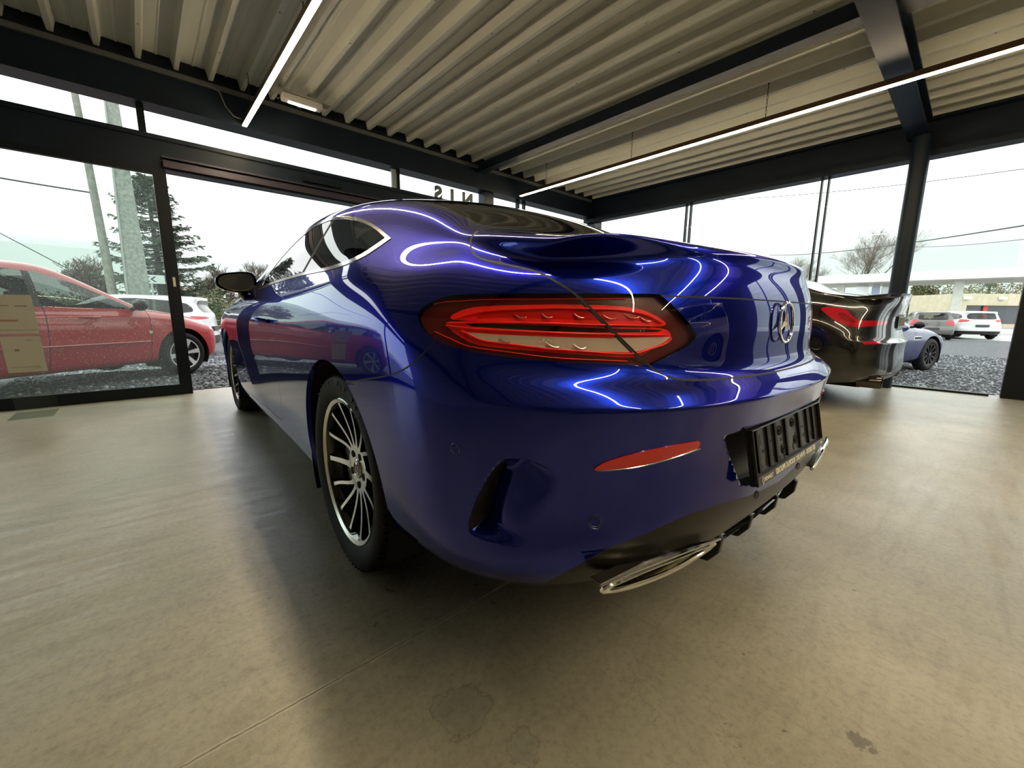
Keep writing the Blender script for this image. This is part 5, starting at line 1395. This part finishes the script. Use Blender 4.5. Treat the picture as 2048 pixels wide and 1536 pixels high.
def hatch_spec(wb, ro, fo, W, H, belt, sill=.2, hood=.86, nose=.62, tailx=.10, wsb=None, roof_r=None, roof_f=None, pill=.0, lip=0., rail=.72, grow=0.):
    wsb = wsb or wb-.42; roof_f = roof_f or wb*.50; roof_r = roof_r if roof_r is not None else -ro+.28
    st = [-.36+.0,-.15,.1,.35]+list(np.linspace(.65, wb-.45, 6))+[wb-.3,wb-.12,wb+.1,wb+.34]
    yr = W*rail
    E = [(roof_r-.02,yr*.93,H-.10),(roof_r+.1,yr*.97,H-.075),(.35,yr,H-.055),(roof_f*.6,yr,H-.045),(roof_f,yr,H-.065),((roof_f+wsb)/2,yr+(W*.84-yr)*.45,(H+hood)/2-.01),(wsb,W*.85,hood+.03),(wb-.12,W*.86,hood-.02),(wb+.1,W*.85,hood-.06),(wb+.34,W*.80,hood-.11),(wb+fo-.2,W*.62,nose+.08)]
    zc = [(roof_r-.05,H-.07),(roof_r+.12,H-.03),(.4,H-.002),(roof_f*.6,H),(roof_f,H-.03),((roof_f+wsb)/2,(H+hood)/2+.06),(wsb,hood+.09),(wb-.12,hood+.04),(wb+.1,hood),(wb+.34,hood-.055),(wb+fo-.15,nose+.11)]
    yc = yr*.93; rx = -ro
    rear = [(rx+.08,.26,3),(rx+.02,.30,3),(rx,.38,3),(rx-.01,.47,3),(rx-.005,.55,3),(rx+.01,.62,2.9),(rx+.03,.68,2.8),(rx+.035,.76,2.8),(rx+.04,.86,2.8),(rx+.06,belt+.03,2.9),(rx+.06+(roof_r-rx-.06)*.35,belt+(H-.1-belt)*.38,3),(rx+.06+(roof_r-rx-.06)*.7,belt+(H-.1-belt)*.72,3),(roof_r-.06,H-.06,3)]
    fx = wb+fo
    front = [(fx-.14,.22,2.5),(fx-.05,.26,2.5),(fx-.01,.34,2.5),(fx,.42,2.5),(fx,.48,2.5),(fx-.005,.54,2.5),(fx-.01,.58,2.5),(fx-.03,.62,2.5),(fx-.06,nose+.02,2.5),(fx-.09,nose+.045,2.6),(fx-.12,nose+.06,2.6),(fx-.15,nose+.07,2.7),(fx-.18,nose+.08,2.8,-.03)]
    return dict(stations=st, ycols=[0,yc*.36,yc*.70,yc], ymax=[(-1,W*.97),(0,W),(wb*.5,W*.985),(wb,W*.99),(wb+.4,W*.97)], sill=[(-.5,sill+.03),(.3,sill),(wb,sill+.02)],
        zbelt=[(-.4,belt+.03),(0,belt+.02),(wb*.5,belt),(wsb,belt-.05),(wb,hood-.06),(wb+.35,hood-.16)], ybelt=[(-.4,W*.90),(wb*.5,W*.925),(wsb,W*.93),(wb+.35,W*.88)],
        E=E, bulge=[(-.4,.015),(.4,.03),(wb*.6,.03),(wsb,.0)], zc=zc, crown=[(-1,2.4),(3,2.4)], crease=min(.80,belt-.14),
        xj_rear=[roof_r+.03, roof_r+.11, max(roof_r+.18,-.46)], xj_front=[wb+fo-.24,wb+fo-.32,wb+.42], rear=rear, front=front), dict(wb=wb, ro=ro, fo=fo, W=W, H=H, belt=belt, hood=hood, wsb=wsb, roof_f=roof_f, roof_r=roof_r, nose=nose)
def build_hatch(name, label, loc, heading, color, spec, R=.30, lamps=(.0,), pillar_at=(1.1,), black_lower=0., mirror_c=None, metal=0., levels=2, group=None, wheelm=None, spokes=6, plate=None, rim=None, qmin=-.55, lampz=(.72,.92), cat='car', tailshape=None, extra=None):
    S, G = spec; root = empty(name, loc, heading, label, cat, group)
    pm = paint('paint_'+name+('_%d' % round(color[0]*99)), color, metal)
    sk = car_skin(S, levels=levels, iters=2); wb, W, H, belt = G['wb'], G['W'], G['H'], G['belt']
    ra = R+.045; arch_cut(sk, 0, R+.01, ra, .4); arch_cut(sk, wb, R+.01, ra, .4)
    X = lambda a, b: sk.P[:, [a, b]]
    # side glass with pillars
    b0 = belt+.035; top = H-.115; wsb, rf, rr_ = G['wsb'], G['roof_f'], G['roof_r']
    win = [(wsb-.12,b0-.03,1),(rf+.02,top-.02),(rf*.6,top+.02),(.35,top),(max(qmin,rr_)+.16,top-.06),(max(qmin,rr_)-.02,b0+.14),(qmin+.12,b0+.03),(.5,b0)]
    f = np.where(sk.P[:, 1] > W*.6, sdf_poly(X(0, 2), smooth_poly(win, 1)), 1.); sk.cut(f, 'glass')
    for px_ in pillar_at:
        f = np.abs(sk.P[:, 0]+(sk.P[:, 2]-b0)*.0-px_)-.03; sk.cut(f+0., 'pillar', lambda t, fi: t == 'glass')
    rw = [(-.1,belt+.07,1),(W*.55,belt+.07),(W*.66,belt+.12),(W*.60,H-.16),(W*.4,H-.125),(-.1,H-.12,1)]
    f = np.where(sk.P[:, 0] < .2, sdf_poly(X(1, 2), smooth_poly(rw, 1)), 1.); sk.cut(f, 'glass', lambda t, fi: t == 'body')
    ws = [(-.1,G['hood']+.12,1),(W*.6,G['hood']+.08),(W*.78,G['hood']+.06),(W*.66,H-.12),(W*.4,H-.06),(-.1,H-.055,1)]
    f = np.where(sk.P[:, 0] > rf+.05, sdf_poly(X(1, 2), smooth_poly(ws, 1)), 1.); sk.cut(f, 'glass', lambda t, fi: t == 'body')
    # tail lamps wrap the rear corner, headlamps the front corner
    lz0, lz1 = lampz
    tl = tailshape or [(W*.52,lz0+.10),(W*.66,lz0+.03),(W*1.1,lz0),(W*1.1,lz1),(W*.74,lz1),(W*.56,lz1-.04)]
    f = np.where(sk.P[:, 0] < -G['ro']+.34+.0, sdf_poly(X(1, 2), smooth_poly(tl, 1)), 1.); sk.cut(f, 'tail', lambda t, fi: t == 'body')
    hl = [(W*.55,G['nose']+.02),(W*1.1,G['nose']-.02),(W*1.1,G['nose']+.10),(W*.80,G['nose']+.13),(W*.55,G['nose']+.06)]
    f = np.where(sk.P[:, 0] > wb+.42, sdf_poly(X(1, 2), smooth_poly(hl, 1)), 1.); sk.cut(f, 'head', lambda t, fi: t == 'body')
    if black_lower:
        sk.cut(sk.P[:, 2]-black_lower, 'lower', lambda t, fi: t == 'body')
    for xd in (wsb-.05, (pillar_at[0] if pillar_at else 1.1), .30):
        g = np.abs(sk.P[:, 0]-xd-.06*np.sin((sk.P[:, 2]-.2)*1.2))-.004; g = np.where((sk.P[:, 2] > .24) & (sk.P[:, 2] < belt+.03) & (sk.P[:, 1] > W*.5), g, 1.)
        for wv in (1, -1):
            gs = (sk.P[:, 0]-xd-.06*np.sin((sk.P[:, 2]-.2)*1.2))-.005*wv; sk.cut(np.where(np.abs(gs) < .15, gs, 1.), 'x', lambda t, fi: t == 'body', inside=False)
        for i, fc in enumerate(sk.F):
            if sk.T[i] == 'body':
                l = list(fc); c = sk.P[l].mean(0)
                if abs(c[0]-xd-.06*math.sin((c[2]-.2)*1.2)) < .005 and .24 < c[2] < belt+.02 and c[1] > W*.5: sk.T[i] = 'seam'
    g_ = tint_glass('car_glass_light', .45)
    sk.part('body_shell', ['body', 'seam', 'pillar', 'lower'], [pm, gap, blackpl, blackpl], root, mirror=1)
    sk.part('windows', ['glass'], [g_], root, mirror=1)
    for mr in (0, -1):
        sk.part('tail_lamp', ['tail'], [mat('tail_red', (.45,.01,.012), .15, coat=1)], root, mirror=mr)
        sk.part('headlamp', ['head'], [mat('headlamp_clear', (.55,.57,.58), .12, .7)], root, mirror=mr)
        sg = 1 if mr == 0 else -1
        wheel_well(0, R+.01, ra+.004, W-.02, W-.32, root, sg); wheel_well(wb, R+.01, ra+.004, W-.02, W-.32, root, sg)
        mi = MB(); mx = wsb-.16
        mi.lathe([(0,-.075),(.045,-.065),(.075,-.02),(.078,.03),(.05,.07),(0,.08)], c=(0,0,0), axis=1, n=14)
        mi.v = [(mx+v[0]*.8, (W+.075)*sg+v[1]*1.15, belt+.06+v[2]*.95) for v in mi.v]
        mi.tube([(mx, (W-.07)*sg, belt+.01), (mx, (W+.05)*sg, belt+.03)], .025, 8)
        mi.build('door_mirror', mirror_c or blackpl, root, smooth=True, sharp=60)
        for xh in (.55, 1.35 if wb > 2.4 else 1.2):
            h = MB(); h.tube([(xh,(W*.985)*sg,belt-.09),(xh+.04,(W+.018)*sg,belt-.088),(xh+.14,(W+.018)*sg,belt-.088),(xh+.18,(W*.985)*sg,belt-.09)], .013, 8); h.build('door_handle', pm, root, smooth=True, sharp=80)
    # cabin: floor tray, dash and seats
    m = MB(); m.box(-.2, wb-.35, -W*.8, W*.8, .30, .36); m.box(-G['ro']+.2, wb+G['fo']-.3, -W*.62, W*.62, sill_z(S), .32); m.build('underbody', matteblk, root)
    for (x, sy) in ((wb*.5, 1), (wb*.5, -1), (.35, 1), (.35, -1)):
        s = MB(); y = sy*W*.42
        s.box(x-.02, x+.46, y-.22, y+.22, .40, .56); s.obox((x-.06, y, .82), (.055,0,.0), (0,.21,0), (-.05,0,.27)); s.obox((x-.13, y, 1.17), (.04,0,0), (0,.12,0), (-.01,0,.08)); s.build('seat', interior_m, root, bevel=.03)
    m = MB(); m.box(wsb-.45, wsb-.1, -W*.75, W*.75, belt-.22, belt-.02); m.build('dashboard', interior_m, root)
    m = MB(); m.tube([(wsb-.58+.03*math.sin(2*PI*j/24), W*.42+.18*math.cos(2*PI*j/24), belt-.02+.17*math.sin(2*PI*j/24)) for j in range(24)], .014, 6, closed=True); m.build('steering_wheel', matteblk, root, smooth=True)
    if plate:
        m = MB(); px_ = -G['ro']-.012; m.box(px_-.015, px_+.05, -.26, .26, plate, plate+.11); p_ = m.build('number_plate', mat('plate_dark', (.05,.05,.05), .5), root)
    for (x, y, sd) in ((0, W-.11, 1), (0, -W+.11, -1), (wb, W-.11, 1), (wb, -W+.11, -1)):
        simple_wheel(root, x, y, R, sd, .20, .3+x, spokes, wheelm, rim)
    if extra: extra(root, sk, G, pm)
    return root
def sill_z(S): return S['sill'][1][1]+.02

# red hatchback parked outside the left glass
def red_extra(root, sk, G, pm):
    for sg in (1, -1):
        m = MB(); m.tube([(.35,G['W']*1.0*sg,.50),(1.2,(G['W']+.012)*sg,.50),(2.02,(G['W']+.004)*sg,.50)], .011, 6); m.build('rub_strip', pm, root, smooth=True)
        m = MB(); m.lathe([(0,.006),(.022,.004),(.024,0)], c=(2.05,G['W']*sg*1.0,.62), axis=1, n=10); m.build('indicator_lamp', mat('indicator_clear', (.6,.55,.45), .2), root)
def red_car():
    h = math.radians(-55.8); f = np.array([math.cos(h), math.sin(h)]); rgt = np.array([f[1], -f[0]])
    W = .82; wb = 2.47
    fw = np.array(at(368, 5.85, 0)[:2])      # tyre contact of the near front wheel, on the car's right side
    org = fw-rgt*(W-.09)-f*wb
    build_hatch('hatchback', 'bright red hatchback parked on the gravel outside the left glass', (org[0], org[1], GR), h, (.42,.010,.013), hatch_spec(wb, .62, .70, W, 1.41, .90, hood=.88, nose=.64, roof_f=1.22, wsb=2.08, rail=.74), R=.30, pillar_at=(1.02,), levels=3, extra=red_extra, wheelm=mat('hubcap_silver', (.62,.63,.64), .35, .5), spokes=6, rim=.205, mirror_c=blackpl)
red_car()
def place(px, d, head, local):
    """origin so that the local ground point (x, y) of the car falls in column px at depth d"""
    X = at(px, d, 0); c, s_ = math.cos(head), math.sin(head); return (X[0]-(local[0]*c-local[1]*s_), X[1]-(local[0]*s_+local[1]*c), G0)
hd = math.radians(72)
build_hatch('crossover', 'silver and white crossover with a red tail lamp strip behind the red hatchback', place(420, 10.2, hd, (-.70, .70)), hd, (.60,.62,.64), hatch_spec(2.5, .72, .78, .85, 1.50, 1.0, hood=1.0, nose=.74, sill=.24, rail=.74), R=.33, pillar_at=(1.1,.35), black_lower=.50, levels=2, lampz=(.86,1.0), tailshape=[(.30,.93),(.95,.90),(.95,1.00),(.30,.97)], plate=.62)
# cars on the right, beyond the glazed wall
hd = math.radians(-62)
build_hatch('suv', 'white sport utility car parked far off by the petrol station', place(1962, 21.5, hd, (-.8, 0)), hd, (.62,.64,.64), hatch_spec(2.65, .80, .86, .92, 1.50, .98, hood=.98, nose=.75, sill=.25, rail=.72), R=.34, pillar_at=(1.1,.35), black_lower=.44, levels=2, lampz=(.88,1.05), plate=.66)
hd = math.radians(-78)
build_hatch('city_car', 'grey brown hatchback with red tail lamps behind the blue car outside', place(1862, 21.0, hd, (-.6, 0)), hd, (.13,.12,.11), hatch_spec(2.4, .62, .75, .86, 1.46, .93, hood=.90, nose=.68, rail=.74), R=.30, pillar_at=(1.05,), levels=2, lampz=(.72,1.0), plate=.5)
# blue sports saloon just outside the glazed wall
def jag_extra(root, sk, G, pm):
    for sg in (1, -1):
        m = MB(); x, y, z = G['wb']-.62, (G['W']*.985)*sg, .70
        m.tube([(x-.13,y,z-.03),(x+.13,y,z-.03),(x+.15,y,z+.035),(x-.10,y,z+.035)], .010, 6, closed=True); m.build('side_vent', darkchrome, root, smooth=True)
        m = MB(); m.box(x-.11, x+.13, min(y-.012*sg, y+.004*sg), max(y-.012*sg, y+.004*sg), z-.025, z+.03); m.build('side_vent_mesh', blackpl, root)
hd = math.radians(-110)
build_hatch('sports_saloon', 'bright blue low car nose with dark alloy wheel outside beyond the black car', place(1858, 8.75, hd, (2.80, -.90)), hd, (.003,.008,.085), hatch_spec(2.80, .9, .80, .93, 1.32, .92, hood=.92, nose=.68, rail=.70, roof_f=1.4, wsb=2.15), R=.345, pillar_at=(1.05,), levels=3, wheelm=mat('wheel_dark', (.05,.05,.055), .3, .8), spokes=10, metal=.4, extra=jag_extra, mirror_c=blackpl)
# taupe car standing behind the camera; only its mirror image in the blue bumper is seen
hd = math.radians(90)
build_hatch('crossover', 'taupe grey car standing behind the viewer, mirrored in the blue rear bumper', (-3.75, -1.6, 0), hd, (.17,.155,.15), hatch_spec(2.65, .75, .85, .90, 1.55, 1.0, hood=1.0, nose=.75, sill=.22, rail=.74), R=.34, pillar_at=(1.15,.35), levels=2, spokes=15, wheelm=MATS['wheel_silver'])
# ------------------------------------------------------------------ black saloon coupe beside the blue coupe
BLK = dict(BLUE)
BLK['rear'] = [(-.84,.235,3,.02),(-.93,.285,3,.02),(-.96,.37,2.9,0),(-.955,.47,2.9,0),(-.955,.55,2.9,0),(-.965,.615,2.8,0),(-.93,.65,2.8,0),(-.915,.70,2.8,0),(-.905,.80,2.8,0),(-.915,.89,2.8,0),(-.93,.96,2.9,0),(-.94,1.02,3,0),(-.945,1.052,3,.11,-.01)]
BLK['ymax'] = [(-.9,.93),(-.36,.945),(0,.95),(.36,.94),(.9,.925),(1.6,.925),(2.4,.93),(2.84,.935),(3.2,.93)]
BLK['ybelt'] = [(x, y+.045) for x, y in BLUE['ybelt']]
BLK['E'] = [(-.83,.66,1.04),(-.74,.69,1.03),(-.56,.70,1.045),(-.36,.66,1.09),(-.18,.62,1.155)]+[(x, y+.02, z+.01) for x, y, z in BLUE['E'][5:]]
BLK['zc'] = [(-.9,1.06),(-.74,1.055),(-.56,1.075),(-.36,1.125),(-.18,1.215)]+[(x, z+.01) for x, z in BLUE['zc'][5:]]
BLK['zbelt'] = [(-.36,.985),(-.18,.99)]+BLUE['zbelt'][2:]
BLK['sill'] = [(-.4,.21),(-.1,.20),(.36,.17),(2.4,.17),(3.2,.19)]
BLK['ycols'] = [0,.24,.46,.66]; BLK['creases'] = [(5,0,5,.6),(12,0,3,.5)]
def black_car():
    off = np.array([.10, -4.23, 0]); root = empty('saloon_car', tuple(off), 0, 'glossy black car with red tail lamps and boot spoiler parked right of the blue coupe', 'car')
    pm = mat('black_paint', (.0025,.0022,.002), .25, 0, 1, .0); pm.node_tree.nodes['Principled BSDF'].inputs['Coat IOR'].default_value = 1.6
    sk = car_skin(BLK, levels=4, iters=3); arch_cut(sk, 0, .335, .375); arch_cut(sk, 2.84, .335, .375)
    def px():
        d = sk.P+off-np.array(CAMLOC); z = d@FW; z = np.where(z < .05, .05, z); return np.stack([1024+F_PX*(d@RT)/z, 768-F_PX*(d@UP)/z], 1), z
    TL = [(1639,618),(1650,613.5),(1690,617,),(1700,627),(1710,637),(1722,641),(1776,641.5),(1779,647),(1760,651),(1717,655),(1700,653),(1668,642),(1652,628)]
    q, z = px(); f = sdf_poly(q, smooth_poly(TL, 1)); f = np.where(sk.P[:, 0] < .1, f, 1.); sk.cut(f, 'tail')
    TI = [(1672,625),(1688,625),(1698,634),(1715,645),(1700,645),(1684,640)]
    q, z = px(); sk.cut(sdf_poly(q, smooth_poly(TI, 1)), 'tailin', lambda t, fi: t == 'tail')
    RG = [(-.40,-.1,1),(-.395,.30),(-.37,.54),(-.33,.60),(-.05,.57),(.25,.53),(.50,.51),(.58,.30),(.595,-.1,1)]
    f = sdf_poly(sk.P[:, [0, 1]], smooth_poly(RG, 1)); f = np.where(sk.P[:, 2] > .95, f, 1.); sk.cut(f, 'glass', lambda t, fi: t == 'body')
    WS = [(1.55,-.1,1),(1.60,.50),(1.75,.57),(2.35,.68),(2.52,.3),(2.54,-.1,1)]
    f = sdf_poly(sk.P[:, [0, 1]], smooth_poly(WS, 1)); f = np.where(sk.P[:, 2] > .95, f, 1.); sk.cut(f, 'glass', lambda t, fi: t == 'body')
    SW = [(-.05,1.06,1),(.25,1.19),(.8,1.285),(1.3,1.29),(1.7,1.24),(2.28,1.02,1),(1.2,1.02)]
    f = sdf_poly(sk.P[:, [0, 2]], smooth_poly(SW, 1)); f = np.where(sk.P[:, 1] > .5, f, 1.); sk.cut(f, 'glass', lambda t, fi: t == 'body')
    RR = [(1721,683),(1762,682.5),(1762,688.5),(1728,689)]
    q, z = px(); f = sdf_poly(q, np.array(RR, float)); f = np.where(sk.P[:, 0] < -.3, f, 1.); sk.cut(f, 'refl', lambda t, fi: t == 'body')
    f = np.where(sk.P[:, 0] < -.5, np.maximum(np.abs(sk.P[:, 1])-.28, np.abs(sk.P[:, 2]-.80)-.075), 1.); sk.cut(f, 'plate', lambda t, fi: t == 'body')
    f = np.where(sk.P[:, 0] < -.5, np.maximum(np.abs(sk.P[:, 1])-.72, sk.P[:, 2]-.33), 1.); sk.cut(f, 'diff', lambda t, fi: t == 'body')
    sk.part('body_shell', ['body'], [pm], root, mirror=1); sk.part('windows', ['glass'], [tint_glass('black_car_glass', .25)], root, mirror=1)
    sk.part('plate_recess', ['plate'], [blackpl], root, mirror=1); sk.part('rear_diffuser', ['diff'], [blackpl], root, mirror=1)
    for mr in (0, -1):
        sk.part('tail_lamp', ['tail', 'tailin'], [mat('lamp_crimson', (.42,.006,.018), .12, coat=1), mat('lamp_crimson_dark', (.25,.004,.012), .12, coat=1)], root, mirror=mr, offset=.002)
        sk.part('reflector', ['refl'], [MATS['lamp_crimson']], root, mirror=mr, offset=.002)
    for sg in (1, -1):
        wheel_well(0, .335, .380, .90, .55, root, sg); wheel_well(2.84, .335, .380, .90, .55, root, sg)
        m = MB(); c = np.array([-.83, .60*sg, .262]); m.lathe([(.052,-.07),(.056,-.072),(.060,-.065),(.060,.10)], c=tuple(c), axis=0, n=36); m.lathe([(.052,-.07),(.050,.02),(.0,.02)], c=tuple(c), axis=0, n=36); m.build('exhaust_tip', mat('dark_steel', (.10,.095,.085), .2, 1.), root, smooth=True, sharp=50)
        st = MB(); st.lathe([(0,-.09),(.055,-.08),(.10,-.02),(.10,.03),(.05,.08),(0,.09)], axis=1, n=14); st.v = [(2.0+v[0]*.8, .99*sg+v[1]*1.2, 1.03+v[2]*.7) for v in st.v]; st.tube([(2.02,.80*sg,.95),(2.0,.95*sg,1.0)], .025, 8); st.build('door_mirror', glossblack, root, smooth=True, sharp=60)
    m = MB(); m.box(-.74, 3.4, -.55, .55, .19, .30); m.box(.42, 2.42, -.83, .83, .17, .30); m.build('underbody', matteblk, root)
    # spoiler lip on the boot edge
    m = MB(); pts = []
    for y in np.linspace(-.60, .60, 15): pts.append((-.955+.085*(abs(y)/.60)**2.2, y, 1.066-.012*(abs(y)/.66)**2))
    up_ = [(x+.12, y*.99, z-.004) for x, y, z in pts]; lo = [(x+.012, y, z-.03) for x, y, z in pts]; k = len(pts)
    m.add(pts+up_+lo, [(i, i+1, k+i+1, k+i) for i in range(k-1)]+[(i, 2*k+i, 2*k+i+1, i+1) for i in range(k-1)]); m.build('spoiler_lip', pm, root, smooth=True, sharp=50)
    # plate carrier and the bright strip of the recess
    m = MB(); m.box(-.915, -.895, -.26, .26, .745, .855); ho = m.build('plate_holder', mat('holder_plastic', (.022,.020,.015), .3), root)
    for k in range(7): MB().box(-.9185, -.915, -.22+k*.065, -.19+k*.065, .765, .845).build('slot', mat('slot_ochre', (.16,.13,.05), .4), ho)
    for (x, y, sd) in ((0,.80,1),(0,-.80,-1),(2.84,.80,1),(2.84,-.80,-1)): simple_wheel(root, x, y, .335, sd, .24, .2, 10, MATS['wheel_dark'], .24)
    for (x, sy) in ((1.25, 1), (1.25, -1), (.42, 1), (.42, -1)):
        s_ = MB(); y = sy*.38; s_.box(x-.02, x+.46, y-.23, y+.23, .40, .52); s_.obox((x-.10, y, .80), (.06,0,.0), (0,.22,0), (-.09,0,.28)); s_.build('seat', interior_m, root, bevel=.03)
black_car()
build_blue()
